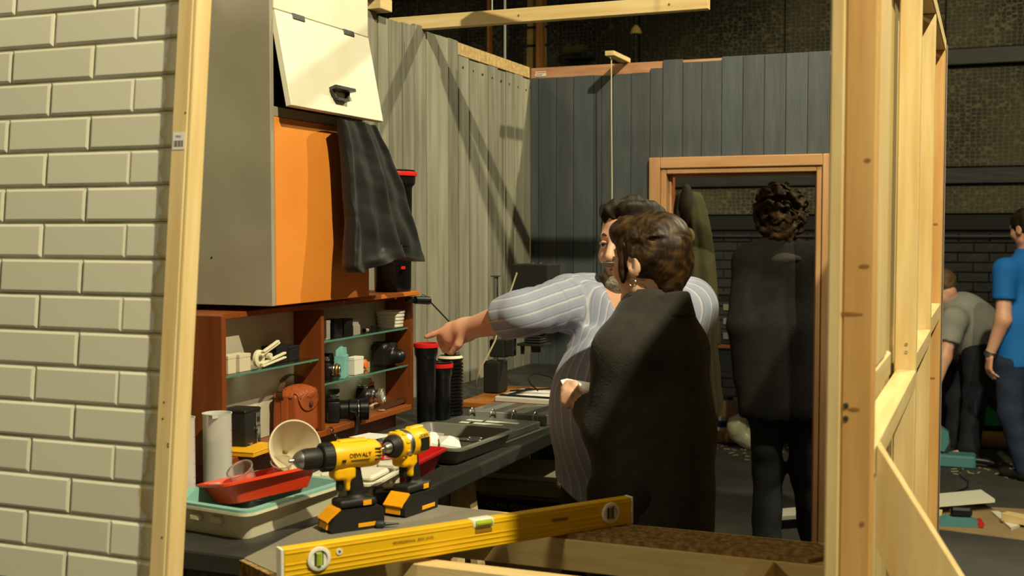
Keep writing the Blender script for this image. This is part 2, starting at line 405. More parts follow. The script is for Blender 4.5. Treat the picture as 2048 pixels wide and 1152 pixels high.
wf = thing('wall_front', 'cream glazed brick-tile wall flat edged with a pine batten', 'wall', (0.7174, -3.653, 2.0324), kind='structure')
wf.rotation_euler = (math.radians(-5.849), 0, math.radians(0.19))
BL, BP = 0.206, 0.07
MB().box((-1.25, 0.0005, -1.96), (0.0, 0.016, 0.5)).build('backing_board', grout, wf)
def brick_mesh(w):
    h = BP - 0.004; t = 0.0055; e = 0.0055
    v = []
    for (d, y) in ((0, 0.0005), (0.0008, -t * 0.55), (e, -t)):
        v += [(-w + 0.002 + d, y, -h + d), (-0.002 - d, y, -h + d), (-0.002 - d, y, 0 - d), (-w + 0.002 + d, y, 0 - d)]
    f = [(8, 9, 10, 11)]
    for k in (0, 4):
        for i in range(4):
            j = (i + 1) % 4; f.append((k + i, k + j, k + 4 + j, k + 4 + i))
    me = MB().add(v, f).build('brick', tile_m, None)
    d = me.data; bpy.data.objects.remove(me); return d
bm_full, bm_half = brick_mesh(BL), brick_mesh(BL / 2 + 0.004)
for r in range(-5, 28):
    x = 0.0; first = bm_half if r % 2 == 0 else bm_full
    while x > -1.2:
        me = first if x == 0 else bm_full
        o = link('brick', me, wf, (x, 0, -r * BP - 0.002 - 0.001)); x -= BL / 2 if me is bm_half else BL
        o.rotation_euler = (random.uniform(-.004, .004), 0, random.uniform(-.006, .006))
bt = MB().box((0.006, -0.026, -1.99), (0.040, 0.022, 0.5), 0.002).build('batten', pine, wf)
MB().box((0.0405, -0.024, -1.99), (0.047, 0.020, 0.5), 0.001).build('batten_edge', pine, wf)
lb = MB().box((0.010, -0.0268, -0.288), (0.037, -0.0262, -0.256)).build('barcode_label', paper_w, bt)
for k in range(9):
    MB().box((0.013 + 0.0024 * k, -0.0271, -0.283), (0.013 + 0.0024 * k + (0.0014 if k % 3 else 0.0007), -0.0268, -0.271)).build('bar', ink_k, lb)
text('print', '70421', 0.0055, ink_k, lb, frame((0.0225, -0.0271, -0.264), (1, 0, 0), (0, 0, 1)), 0.0001)
for z, x in ((-0.755, .02), (-0.785, .019), (-0.83, .034), (-0.835, .034), (-1.0, .031), (-0.22, .035)):
    MB().cyl((x, -0.0255, z), (x, -0.0263, z), 0.0022, n=8).build('nail_hole', mat('hole', '4a3a1c', .9), bt)

# stud frame on the right (back of a flat)
wr = thing('wall_right', 'pine stud wall frame seen from behind on the right', 'wall frame', (1.94, -3.65, 0), kind='structure')
def fr(name, m, x0, x1, y0, y1, z0, z1, bev=0.003):
    return MB().box((x0 - 1.94, y0 + 3.65, z0), (x1 - 1.94, y1 + 3.65, z1), bev).build(name, m, wr)
XA, XB, XI = 1.906, 1.975, 1.928
warm = mat('pine_warm', 'd4aa6a', 0.6, col2='ba8848', scale=2.2, stretch=(16, 16, 1.0), mixlo=0.28, mixhi=0.78, bump=0.05, bscale=20)
knot = mat('pine_knot', '9a6836', 0.65, col2='8a5728', scale=60)
fr('skin_board', mat('thin_ply', 'cdb67c', 0.7, col2='b9a066', scale=3, stretch=(10, 10, 1)), XA, XA + 0.006, -3.6, -0.9, 0.02, 2.244, 0)
A = fr('stud', warm, XA + 0.0225, XB, -3.65, -3.60, 0, 2.29)
fr('cover_strip', pine, XA, XA + 0.022, -3.652, -3.60, 0, 2.29)
fr('stud', pine, XI, XB, -3.598, -3.40, 1.385, 2.244)
B = fr('stud', pine, XI - 0.004, XB, -2.50, -2.455, 0.05, 2.244)
Cs = fr('stud', warm, XI, XB + 0.001, -0.98, -0.935, 0.05, 2.244)
fr('stud', pine, XI, XB, -1.75, -1.705, 0.05, 2.244)
fr('noggin', pine_y, XI, XB, -3.598, -2.502, 1.215, 1.26)
fr('noggin', pine_y, XI, XB, -3.598, -3.30, 1.34, 1.383)
fr('noggin', pine_y, XI, XB, -1.703, -0.982, 1.28, 1.335)
fr('noggin', pine_y, XI, XB, -2.453, -1.752, 1.255, 1.30)
fr('top_plate', pine_y, XI - 0.004, XB + 0.001, -3.598, -0.9, 2.245, 2.29)
fr('bottom_plate', pine_y, XI - 0.004, XB, -3.598, -0.9, 0, 0.048)
for (x, z, rx, rz) in ((1.960, 1.545, .008, .003), (1.938, 1.472, .022, .0028), (1.962, 1.705, .005, .003), (1.948, 1.326, .009, .003), (1.962, 1.15, .004, .004)):
    v = [(rx * math.cos(a), -0.0004, rz * math.sin(a)) for a in np.linspace(0, 2 * math.pi, 12, endpoint=False)]
    MB().add(v, [tuple(range(12))]).build('knot', knot, A, loc=(x - 1.94, 0.0, z))
for (x, z) in ((1.936, 1.332), (1.936, 1.312)):
    MB().lathe([(0.0045, 0), (0.0042, 0.0012), (0.0015, 0.0014), (0.0012, 0.0004), (0, 0.0004)], 12, frame((x - 1.94, 0.0, z), (1, 0, 0), (0, 0, 1))).build('screw', chrome, A)
for z in (1.322, 1.303):
    MB().lathe([(0.0045, 0), (0.0042, 0.0012), (0, 0.0012)], 10, frame((1.952 - 1.94, 1.15, z), (1, 0, 0), (0, 0, 1))).build('screw', chrome, B)
for (z, s) in ((1.62, 1), (1.33, 1), (1.06, 1)):
    v = [(.010 * math.cos(a), -0.0004, .005 * math.sin(a)) for a in np.linspace(0, 2 * math.pi, 10, endpoint=False)]
    MB().add(v, [tuple(range(10))]).build('knot', knot, Cs, loc=(1.952 - 1.94, 2.67, z))
# plywood brace that props the frame up, sloping down to the right
br = thing('brace', 'sloping pine brace propping the near stud', 'brace', (1.99, -3.56, 0))
poly = [(1.9765, 1.262), (2.45, 0.52), (2.45, 0.33), (2.36, 0.33), (1.9765, 1.10)]
MB().prism([(x - 1.99, z) for x, z in poly], -0.022, 0.022, frame((0, 0, 0), (1, 0, 0), (0, 0, 1))).build('diagonal', pine, br)
MB().box((-0.0, -0.022, 0), (0.50, 0.022, 0.045), .002).build('foot', pine_x, br)
MB().box((0.38, -0.022, 0.0455), (0.45, 0.022, 0.328), .002).build('post', pine, br)

# far hall wall: black bricks below, wire-covered panels and ledges above
YF = 4.1
def wire_material():
    m = bpy.data.materials.new('wire_netting_panel'); m.use_nodes = True; nt = m.node_tree; N = nt.nodes; L = nt.links; b = N['Principled BSDF']
    geo = N.new('ShaderNodeNewGeometry'); mp = N.new('ShaderNodeMapping'); mp.inputs['Scale'].default_value = (26, 26, 34); L.new(geo.outputs['Position'], mp.inputs['Vector'])
    vo = N.new('ShaderNodeTexVoronoi'); vo.feature = 'DISTANCE_TO_EDGE'; vo.inputs['Scale'].default_value = 1.0; vo.inputs['Randomness'].default_value = 0.35; L.new(mp.outputs[0], vo.inputs['Vector'])
    c1 = N.new('ShaderNodeValToRGB'); c1.color_ramp.elements[0].position = 0.03; c1.color_ramp.elements[1].position = 0.09; L.new(vo.outputs['Distance'], c1.inputs['Fac'])
    c1.color_ramp.elements[0].color = (1, 1, 1, 1); c1.color_ramp.elements[1].color = (0, 0, 0, 1)
    nz = N.new('ShaderNodeTexNoise'); nz.inputs['Scale'].default_value = 1.6; nz.inputs['Detail'].default_value = 5; L.new(geo.outputs['Position'], nz.inputs['Vector'])
    c2 = N.new('ShaderNodeValToRGB'); c2.color_ramp.elements[0].position = 0.36; c2.color_ramp.elements[1].position = 0.68
    c2.color_ramp.elements[0].color = lin('191916'); c2.color_ramp.elements[1].color = lin('4e4a35'); L.new(nz.outputs['Fac'], c2.inputs['Fac'])
    mx = N.new('ShaderNodeMix'); mx.data_type = 'RGBA'; L.new(c1.outputs['Color'], mx.inputs[0]); L.new(c2.outputs['Color'], mx.inputs[6]); mx.inputs[7].default_value = lin('686144')
    L.new(mx.outputs[2], b.inputs['Base Color']); b.inputs['Roughness'].default_value = 0.85
    bn = N.new('ShaderNodeBump'); bn.inputs['Strength'].default_value = 0.6; bn.inputs['Distance'].default_value = 0.02; L.new(nz.outputs['Fac'], bn.inputs['Height']); L.new(bn.outputs['Normal'], b.inputs['Normal'])
    return m
wire = wire_material()
blackbrick = mat('black_painted_brick', '1c1c19', 0.6, col2='282722', scale=9, bump=0.4, bscale=25)
ledge_m = mat('black_timber_ledge', '3a3a33', 0.55, col2='2b2b27', scale=6, stretch=(1, 8, 8))
wfar = MB().box((-5, YF + 0.012, 0), (7, YF + 0.25, 6.0)).build('wall_far', mat('black_mortar', '151513', 0.85, col2='1d1c19', scale=12)); tag(wfar, 'black painted hall wall with wire-netting panels above brick', 'wall', kind='structure')
bk = MB().box((-0.1105, 0, 0), (0.1105, 0.02, 0.0695), 0.005); bk = bk.build('brick', blackbrick); bkd = bk.data; bpy.data.objects.remove(bk)
nb = 0
for r in range(21):
    off = 0.1125 * (r % 2)
    for (x0, x1) in ((-0.45, 1.0), (1.6, 2.85)):
        k = math.floor(x0 / 0.225)
        while k * 0.225 + off < x1:
            o = link('brick', bkd, wfar, (k * 0.225 + off + random.uniform(-.002, .002), YF - 0.001 + random.uniform(-.003, .003), 0.004 + r * 0.075)); o.rotation_euler = (0, 0, random.uniform(-.01, .01)); nb += 1; k += 1
bs = MB()
for r in range(21):
    off = 0.1125 * (r % 2)
    for k in range(-16, 22):
        x = k * 0.225 + off
        if -0.56 < x < 1.0 or 1.49 < x < 2.85: continue
        bs.box((x - 0.1105, YF - 0.001, 0.004 + r * 0.075), (x + 0.1105, YF + 0.0115, 0.0735 + r * 0.075))
bs = bs.build('brickwork', blackbrick, wfar); bs['kind'] = 'stuff'
for (z0, z1, y) in ((1.725, 1.94, 0.0), (2.08, 2.83, 0.0), (2.97, 3.68, 0.0), (3.78, 5.2, 0)):
    x = -3.0
    k = 0
    while x < 5.0:
        MB().box((x, YF - 0.03 - 0.012 * (k % 2), z0), (x + 1.19, YF + 0.011, z1), 0.004).build('netting_panel', wire, wfar); x += 1.2; k += 1
for (z0, z1, d) in ((1.95, 2.07, 0.07), (2.84, 2.96, 0.09), (3.69, 3.77, 0.09)):
    MB().box((-4, YF - d, z0), (6, YF + 0.011, z1), 0.006).build('ledge', ledge_m, wfar)
MB().box((-4, YF - 0.012, 1.60), (6, YF + 0.011, 1.716), 0.003).build('ledge', mat('black_board', '141413', .7), wfar)
MB().cyl((-3, YF - 0.03, 1.545), (5, YF - 0.03, 1.555), 0.008, n=8).build('cable_run', ledge_m, wfar)
# ================================================================== CABINET, SHELF UNIT, COUNTER, BENCH
def Yat(px, X, py=700): return float(hit(px, py, 0, X)[1])
def Zat(px, py, X): return float(hit(px, py, 0, X)[2])
grey_lam = mat('grey_laminate', '9a9482', 0.55, col2='8f8976', scale=5)
grey_edge = mat('grey_edge', 'a29d88', 0.5)
cream = mat('cream_laminate', 'ebe7d2', 0.45, col2='e2dcc2', scale=4)
orange = mat('orange_laminate', 'dd8a35', 0.5, col2='d58028', scale=3.0, bump=0.02, bscale=40)
teak = mat('teak', '7c3f16', 0.42, col2='642f0e', scale=2.5, stretch=(10, 10, 1.0), mixlo=0.3, mixhi=0.7)
teak_y = mat('teak_along_y', '94501e', 0.42, col2='7e3f14', scale=2.5, stretch=(10, 1.0, 10), mixlo=0.3, mixhi=0.7)
teak_edge = mat('teak_edge', 'b5602a', 0.45)
dark_grey = mat('dark_grey_metal', '3b3d3f', 0.4, metal=0.3)

cb = thing('wall_cabinet', 'grey wall cabinet with a cream flap and an orange door', 'cabinet', (0.175, -2.55, 1.394))
def cbx(name, m, lo, hi, bev=0.0015, parent=None, rel=(0.175, -2.55, 1.394)):
    return MB().box([lo[k] - rel[k] for k in range(3)], [hi[k] - rel[k] for k in range(3)], bev).build(name, m, parent or cb)
cbx('side_panel', grey_lam, (0.004, -2.818, 1.394), (0.35, -2.801, 2.75))
cbx('side_panel', grey_lam, (0.004, -2.284, 1.394), (0.33, -2.268, 2.75))
cbx('bottom_board', orange, (0.004, -2.800, 1.394), (0.333, -2.285, 1.409)); cbx('shelf_board', grey_lam, (0.004, -2.800, 1.905), (0.348, -2.285, 1.932))
cbx('ledge', mat('orange_ledge', 'bf6a1c', 0.5), (0.02, -2.267, 1.380), (0.35, -1.935, 1.394)); cbx('back_panel', grey_lam, (0.004, -2.80, 1.41), (0.012, -2.285, 1.90)); cbx('back_panel', grey_lam, (0.004, -2.80, 1.933), (0.012, -2.285, 2.75))
cbx('top_board', grey_lam, (0.004, -2.818, 2.751), (0.35, -2.268, 2.767))
dd = cbx('door', orange, (0.334, -2.7995, 1.3945), (0.351, -2.2865, 1.904)); dd['label'] = 'orange door'
up_ = cbx('top_door', cream, (0.334, -2.7995, 2.192), (0.352, -2.2865, 2.745)); up_['label'] = 'cream upper front'
flap = link('flap', MB().box((-0.009, 0.0, -0.262), (0.009, 0.513, 0.0), 0.0012).build('tmp', cream).data, cb); bpy.data.objects.remove(bpy.data.objects['tmp'])
flap.location = (0.345 - 0.175, -2.7995 + 2.55, 2.188 - 1.394); flap.rotation_euler = (0, math.radians(-11), 0); flap['label'] = 'cream flap standing ajar'
for y in (0.085, 0.36):
    MB().box((0.0092, y, -0.012), (0.012, y + 0.06, 0.004), 0.0008).build('hinge', dark_grey, flap)
h = MB()
h.prism([(0.0, -0.046), (0.024, -0.056), (0.029, -0.056), (0.029, 0.056), (0.024, 0.056), (0.0, 0.046)], 0, 0.009, frame((0.0093, 0.262, -0.198), (1, 0, 0), (0, 1, 0)))
h.prism([(0, -.032), (.016, -.032), (.016, .032), (0, .032)], 0, 0.006, frame((0.0093, 0.262, -0.226), (1, 0, 0), (0, 1, 0)))
for s in (-1, 1): h.bar((0.0160, 0.262 + s * 0.046, -0.197), (0.0160, 0.262 + s * 0.031, -0.221), 0.010, 0.008, up=(0, 1, 0))
h.build('handle', dark_grey, flap)
for (y, z) in ((0, 0),):
    MB().cyl((-0.078, -0.2682, 0.66), (-0.078, -0.2690, 0.66), 0.003, n=8).build('plug_hole', black_matte, cb); MB().cyl((-0.02, -0.2682, 0.13), (-0.02, -0.2690, 0.13), 0.003, n=8).build('plug_hole', black_matte, cb)

# black waterproof jacket hanging from under the flap
def jacket():
    rows, n = 80, 120; v = []; f = []
    prof = [(245, 672, 744), (262, 676, 752), (300, 682, 768), (360, 688, 788), (430, 694, 806), (490, 693, 822), (514, 692, 829), (524, 700, 828)]
    ya = [p_[0] for p_ in prof]
    for j in range(rows):
        py = 245 + (524 - 245) * j / (rows - 1); t = j / (rows - 1)
        x0 = np.interp(py, ya, [p_[1] for p_ in prof]); x1 = np.interp(py, ya, [p_[2] for p_ in prof])
        X = 0.405 + 0.03 * t
        y0, y1 = Yat(x0, X, py), Yat(x1, X, py); z = Zat((x0 + x1) / 2, py, X)
        c, w_ = (y0 + y1) / 2, (y1 - y0) / 2; th = 0.022 + 0.028 * t
        for i in range(n):
            a = 2 * math.pi * i / n; u = math.cos(a)
            q1 = u + 0.25 * math.sin(2.3 * t + 0.5) * t
            fold = 0.017 * math.sin(6.2 * q1 + 0.9 + 0.7 * t) + 0.009 * math.sin(13 * q1 - 1.5 * t + 1.0) + 0.005 * t * math.sin(7 * t * t + 5 * u + 2.0) + 0.004 * t * math.sin(19 * t - 8 * u + 3 * math.sin(3 * u))
            sg = math.sin(a); x = X + th * math.copysign(abs(sg) ** 0.8, sg) + fold * (0.4 + 0.6 * t) * (1 if sg > 0 else 0.15)
            zz = z + (0.016 * math.sin(3.0 * u + 1.2) * (1 if j > rows - 9 else 0)) + 0.010 * u * t
            yy_ = c + w_ * u; x += 0.0042 * t ** .5 * float(vnoise(np.array([[yy_, x * .3, zz * 0.42 + .3 * yy_]], np.float32), 70, 77)[0]) + 0.0016 * float(vnoise(np.array([[yy_, x * .3, zz * .8]], np.float32), 120, 78)[0])
            v.append((max(x, 0.358), c + w_ * u, zz))
    for j in range(rows - 1):
        for i in range(n):
            i2 = (i + 1) % n; f.append((j * n + i, j * n + i2, (j + 1) * n + i2, (j + 1) * n + i))
    f.append(tuple(range(n)))
    f.append(tuple(reversed([(rows - 1) * n + i for i in range(n)])))
    return MB().add(v, f)
jk_m = mat('black_nylon', '0f1010', 0.5, spec=0.35, col2='161716', scale=14, bump=0.3, bscale=13, bstretch=(1, 1.3, 0.8), detail=6, sheen=0.1)
jk = jacket().build('jacket', jk_m, smooth=60); tag(jk, 'crumpled black nylon jacket hanging over the orange cabinet door', 'jacket')

# developing tanks on the cabinet ledge
red_ring = mat('red_plastic_ring', 'cf1f1b', 0.4); blk = mat('tank_black', '0f0f10', 0.3)
def tank(name, label, loc, r, h, ring=True, group='black developing tanks', lid=True):
    t = thing(name, label, 'tank', loc, 0, group)
    pr = [(r * 0.86, 0), (r * 0.90, 0.004), (r * 0.97, h - 0.05), (r * 1.0, h - 0.045), (r * 1.12, h - 0.035), (r * 1.14, h - 0.012), (r * 1.08, h - 0.010), (r * 0.95, h - 0.012), (r * 0.92, h - 0.03), (0.0, h - 0.03)]
    MB().lathe(pr, 28).build('body', blk, t, 35)
    if ring: MB().lathe([(r * 1.03, h - 0.0105), (r * 1.21, h - 0.0105), (r * 1.22, h - 0.003), (r * 1.20, h + 0.004), (r * 1.05, h + 0.004), (r * 1.03, h - .0105)], 28).build('ring', red_ring, t, 35)
    if lid: MB().lathe([(r * 1.04, h + 0.0045), (r * 1.12, h + 0.0055), (r * 1.12, h + 0.009), (r * 0.98, h + 0.0105), (r * 0.94, h + 0.004), (0, h + 0.004)], 28).build('lid', blk, t, 35)
    return t
tank('developing_tank', 'big black canister with red ring on the cabinet ledge behind the jacket', (0.282, -2.0, 1.3945), 0.068, 0.395)
tg_ = thing('red_tag', 'small red tag stuck on the cabinet ledge canister', 'tag', (0.282, -2.0, 1.47)); MB().box((0.059, -0.055, 0), (0.063, -0.030, 0.010), .0005).build('tag', red_ring, tg_)

# teak display unit under the cabinet
XT, XK = 0.31, 0.212
YL, YR = -2.99, -1.905
YD = Yat(651, XT) - 0.014
zsL = Zat(455, 752, XT - .01); zs1 = Zat(655, 681, XT - .01); zs2 = Zat(655, 766, XT - .01)
un = thing('display_shelf', 'teak display shelf with glass shelves of cameras under the cabinet', 'shelf unit', (0.25, -2.45, 0.9305))
def ux(name, m, lo, hi, bev=0.0012): 
    r = (0.25, -2.45, 0.9305); return MB().box([lo[k] - r[k] for k in range(3)], [hi[k] - r[k] for k in range(3)], bev).build(name, m, un)
ux('side_panel', teak, (0.10, YL, 0.985), (XT, YL + 0.019, 1.378)); ux('side_panel', teak, (0.10, YR - 0.016, 0.985), (XT, YR, 1.378))
ux('divider', teak, (XK, YD - 0.006, 1.0035), (XT - 0.002, YD + 0.012, 1.362))
ux('bottom_board', teak_y, (0.10, YL + 0.0195, 0.985), (XT, YR - 0.0165, 1.003)); ux('top_board', teak_y, (0.10, YL + 0.0195, 1.363), (XT - .05, YR - 0.0165, 1.378))
ux('back_panel', mat('grey_back_panel', 'c6bfab', 0.55, col2='b3ab95', scale=4), (XK - 0.006, YL + 0.0195, 1.0035), (XK - 0.0005, YR - 0.0165, 1.3625))
ux('plinth', teak_y, (0.12, YL + 0.04, 0.9305), (0.262, YR - 0.04, 0.9845))
glass = mat('shelf_glass', 'd6ece0', 0.02, trans=1.0, ior=1.45)
gl = []
for (a, b, z) in ((YL + 0.021, YD - 0.008, zsL), (YD + 0.014, YR - 0.018, zs1), (YD + 0.014, YR - 0.018, zs2)):
    gl.append(ux('glass_shelf', glass, (XK + 0.002, a, z - 0.006), (XT - 0.012, b, z), 0.0008))
    ed = ux('glass_edge', mat('green_glass_edge', '5f8f7c', 0.2, trans=0.3), (XT - 0.0118, a, z - 0.006), (XT - 0.0108, b, z), 0)
    for y, s in ((a, -1), (b, 1)):
        c_ = MB(); c_.cyl((XT - 0.03 - 0.25, y + s * 0.002 + 2.45, z - 0.010 - 0.9305), (XT - 0.03 - 0.25, y - s * 0.012 + 2.45, z - 0.010 - 0.9305), 0.004, n=10); c_.build('shelf_pin', chrome, un)
# ---- things on the shelves (front x given per item)
def carton(name, label, px0, px1, pyt, X, z, depth, m, cat='box', group=None, gable=False, rz=0.0, lidm=None):
    y0, y1 = Yat(px0, X), Yat(px1, X); h_ = Zat((px0 + px1) / 2, pyt, X) - z
    t = thing(name, label, cat, (X - depth / 2, (y0 + y1) / 2, z + 0.0004), rz, group); wy = (y1 - y0) / 2
    if gable:
        hb = h_ * 0.68
        MB().box((-depth / 2, -wy, 0), (depth / 2, wy, hb), 0.0005).build('body', m, t)
        MB().prism([(-wy, hb + .0002), (wy, hb + .0002), (wy * 0.8, h_ * .9), (-wy * 0.75, h_ * .94)], -depth * 0.35, depth * 0.35, frame((0, 0, 0), (0, 1, 0), (0, 0, 1))).build('folded_top', m, t)
        MB().bar((0, -wy * 0.7, h_ * 0.945), (0, wy * 0.75, h_ * 0.92), depth * .3, 0.006).build('crimp', m, t)
    else:
        MB().box((-depth / 2, -wy, 0), (depth / 2, wy, h_ - 0.010), 0.0008).build('body', m, t)
        MB().box((-depth / 2 - 0.0006, -wy - 0.0006, h_ - 0.0098), (depth / 2 + 0.0006, wy + 0.0006, h_), 0.0008).build('lid', lidm or m, t)
    return t
beige_card = mat('beige_card', 'c8bda3', 0.7); white_card = mat('white_card', 'dad7cb', 0.6); black_card = mat('black_card', '15151a', 0.5); teal_card = mat('teal_card', '7fb9b4', 0.6, col2='6aa7a4', scale=20)
carton('film_box', 'beige box at the left end of the left glass shelf', 456, 472, 711, 0.285, zsL, 0.04, beige_card, group='beige boxes on the left glass shelf')
carton('film_box', 'beige box beside the cream film clips on the glass shelf', 479, 501, 708, 0.285, zsL, 0.04, beige_card, group='beige boxes on the left glass shelf')
carton('slide_box', 'small black box between the two beige boxes', 473.5, 478, 719, 0.275, zsL, 0.03, black_card)
carton('slide_box', 'black box behind the cream clips on the left glass shelf', 553, 576, 692, 0.262, zsL, 0.05, black_card, group='black boxes on the left glass shelf')
carton('slide_box', 'black box nearest the divider on the left glass shelf', 577.5, 599, 692, 0.262, zsL, 0.05, black_card, group='black boxes on the left glass shelf')
# cream film clips: two spring tongs round a spool
t = thing('film_clips', 'cream plastic film clips lying on the left glass shelf', 'film clips', (0.268, Yat(530, 0.268), zsL + 0.0006)); cr_p = mat('cream_plastic', 'd8d1b0', 0.45)
MB().lathe([(0.020, -.006), (0.024, -.004), (0.024, .004), (0.020, .006), (0.010, .006), (0.010, -.006), (.020, -.006)], 24, frame((0, -0.03, 0.0248), (0, 1, 0.2), (0, -.2, 1))).build('spool', cr_p, t, 35)
MB().bar((0.010, -0.035, 0.034), (0.010, 0.055, 0.062), 0.010, 0.006, bev=.001).build('arm', cr_p, t); MB().bar((0.014, -0.03, 0.044), (0.014, 0.045, 0.068), 0.010, 0.005, bev=.001).build('arm', cr_p, t)
MB().bar((0.010, -0.035, 0.010), (0.010, 0.085, 0.030), 0.010, 0.006, bev=.001).build('arm', cr_p, t); MB().bar((0.014, -0.035, 0.004), (0.014, 0.080, 0.018), 0.010, 0.005, bev=.001).build('arm', cr_p, t)
MB().cyl((0.004, 0.0, 0.03), (0.020, 0.0, 0.03), 0.008, n=12).build('pivot', cr_p, t)
# right bay, upper glass shelf
carton('film_box', 'narrow white box at the divider end of the top glass shelf', 653, 661, 641, 0.285, zs1, 0.03, white_card)
carton('slide_box', 'left one of two black boxes on the top glass shelf', 669, 687, 639, 0.282, zs1, 0.04, black_card, group='black boxes on the top glass shelf')
carton('slide_box', 'right one of two black boxes on the top glass shelf', 688, 706, 638, 0.285, zs1, 0.04, black_card, group='black boxes on the top glass shelf')
carton('film_carton', 'small white carton with folded top on the top glass shelf', 707, 721, 642, 0.288, zs1, 0.03, white_card, gable=True)
t = thing('film_spool', 'tiny white spool lying on the top glass shelf', 'spool', (0.275, Yat(733, .275), zs1 + 0.0075)); MB().cyl((0, -0.012, 0), (0, 0.010, 0), 0.0055, n=12).build('core', white_card, t)
for y in (-0.0145, 0.0105): MB().cyl((0, y, 0), (0, y + 0.003, 0), 0.007, n=12).build('flange', black_plastic, t)
t = thing('film_spool', 'tiny black spool standing beside the ribbed bowl', 'spool', (0.275, Yat(746, .275), zs1 + 0.0004)); MB().lathe([(.007, 0), (.007, .003), (.004, .004), (.004, .014), (.007, .015), (.007, .018)], 12).build('core', black_plastic, t, 30)
yb = Yat(781, 0.255)
bw = thing('ribbed_bowl', 'cream ribbed bowl at the right end of the top glass shelf', 'bowl', (0.255, yb, zs1 + 0.0004))
pr = [(0.038, 0)]
for k in range(4):
    z0 = 0.002 + 0.0115 * k; r0 = 0.041 + 0.0016 * k; pr += [(r0, z0), (r0 + 0.0025, z0 + 0.003), (r0 + 0.0025, z0 + 0.008), (r0, z0 + 0.0105)]
pr += [(0.0475, 0.049), (0.0500, 0.052), (0.0500, 0.057), (0.0460, 0.057), (0.039, 0.020), (0.034, 0.006), (0, 0.006)]
MB().lathe(pr, 36).build('bowl', mat('cream_enamel', 'e2dfcd', 0.3), bw, 30)
# right bay, lower glass shelf
def camera_body(name, label, loc, rz, w_, hh, d, bodym, topm, lens, lensm, hump=True, group=None, z0=0.0004):
    t = thing(name, label, 'camera', (loc[0], loc[1], loc[2] + z0), rz, group)     # lens looks along local +x
    b_ = MB().box((-d / 2, -w_ / 2, 0), (d / 2, w_ / 2, hh * 0.70), 0.006, seg=2).build('body', bodym, t, 40)
    tp = MB().box((-d / 2 + .001, -w_ / 2 + .002, hh * 0.70 + .0002), (d / 2 - .001, w_ / 2 - .002, hh * 0.84), 0.003).build('top_plate', topm, t, 40)
    if hump: MB().prism([(-0.020, 0), (0.020, 0), (0.011, hh * 0.2), (-0.011, hh * 0.2)], -d / 2 + 0.003, d / 2, frame((0, 0, hh * 0.84 + .0002), (0, 1, 0), (0, 0, 1))).build('prism_housing', topm, t)
    for y, r in ((-w_ * 0.33, 0.009), (w_ * 0.36, 0.010), (w_ * 0.22, 0.006)): MB().lathe([(r, 0), (r, 0.006), (r * 0.8, 0.0075), (0, 0.0075)], 14, Matrix.Translation((0, y, hh * 0.84 + .0003))).build('dial', chrome, tp, 35)
    for k, (r, l0, l1, m) in enumerate(lens):
        MB().lathe([(r * 0.94, l0), (r, l0 + 0.002), (r, l1 - 0.002), (r * 0.94, l1), (r * .75, l1), (r * .7, l1 - .003), (0, l1 - 0.003)], 28, frame((d / 2, 0, hh * 0.36), (0, 1, 0), (0, 0, 1))).build('lens_barrel', m, t, 35)
    r, l0, l1, m = lens[-1]
    MB().lathe([(r * 0.7, l1 - .0028), (r * 0.5, l1 - .0008), (0, l1)], 20, frame((d / 2, 0, hh * 0.36), (0, 1, 0), (0, 0, 1))).build('front_glass', lensm, t, 40)
    return t
lens_glass = mat('lens_glass', '0b0d16', 0.05, spec=0.8); brass = mat('worn_brass', 'a98747', 0.35, metal=0.9); cap_blue = mat('pale_filter', 'a9b3b8', 0.25)
camera_body('compact_camera', 'small camera with a brassy lens beside the divider on the lower glass shelf', (0.245, Yat(657, .25), zs2), 0.25, 0.07, 0.075, 0.03, black_plastic, black_plastic, [(0.021, 0, 0.012, chrome), (0.022, 0.012, 0.022, brass), (0.020, 0.022, 0.03, chrome)], lens_glass)
carton('tea_carton', 'pale teal carton with folded top on the lower glass shelf', 680, 703, 690, 0.288, zs2, 0.032, teal_card, gable=True, rz=0.35)
carton('slide_box', 'thin black box between the teal carton and a white box', 704.5, 708, 716, 0.270, zs2, 0.03, black_card)
carton('film_box', 'white box right of the teal carton on the lower glass shelf', 709, 727, 714, 0.285, zs2, 0.03, white_card)
t = thing('lens_cap', 'small orange cap leaning behind the white box', 'cap', (0.232, Yat(733, .24), zs2 + 0.0165)); MB().lathe([(0.016, 0), (0.016, .006), (.013, .008), (0, .008)], 20, frame((0, 0, 0), (0, 1, 0), (-.25, 0, 1))).build('cap', mat('orange_plastic', 'd0661e', .4), t, 35)
# black leather camera case
def case_sdf(P):
    d = rbox(P, (0, 0, 0.036), (0.026, 0.058, 0.036), 0.012)
    d = smin(d, rbox(P, (-0.002, 0, 0.066), (0.028, 0.055, 0.014), 0.012), 0.01)
    d = smin(d, cap(P, (0.02, 0.012, 0.034), (0.046, 0.012, 0.032), 0.030, 0.024), 0.008)
    return np.maximum(d, -P[:, 2])
cs_ = thing('camera_case', 'black leather camera case on the lower glass shelf', 'camera case', (0.245, Yat(772, .25), zs2 + 0.0004), 0.1)
sdf_mesh('case', case_sdf, (-.05, -.08, -.012), (.09, .08, .1), .0032, mat('black_leather', '141312', 0.38, bump=0.12, bscale=120), cs_)
MB().tube([(-0.03, -0.02, 0.0815), (0.0, -0.02, 0.0826), (0.024, -0.02, 0.079), (0.0275, -0.02, 0.06)], 0, flat=(0.012, 0.0025, (1, 0, 1))).build('closing_strap', black_plastic, cs_)
MB().cyl((0.0285, -0.02, 0.062), (0.031, -0.02, 0.062), 0.004, n=10).build('stud', chrome, cs_)
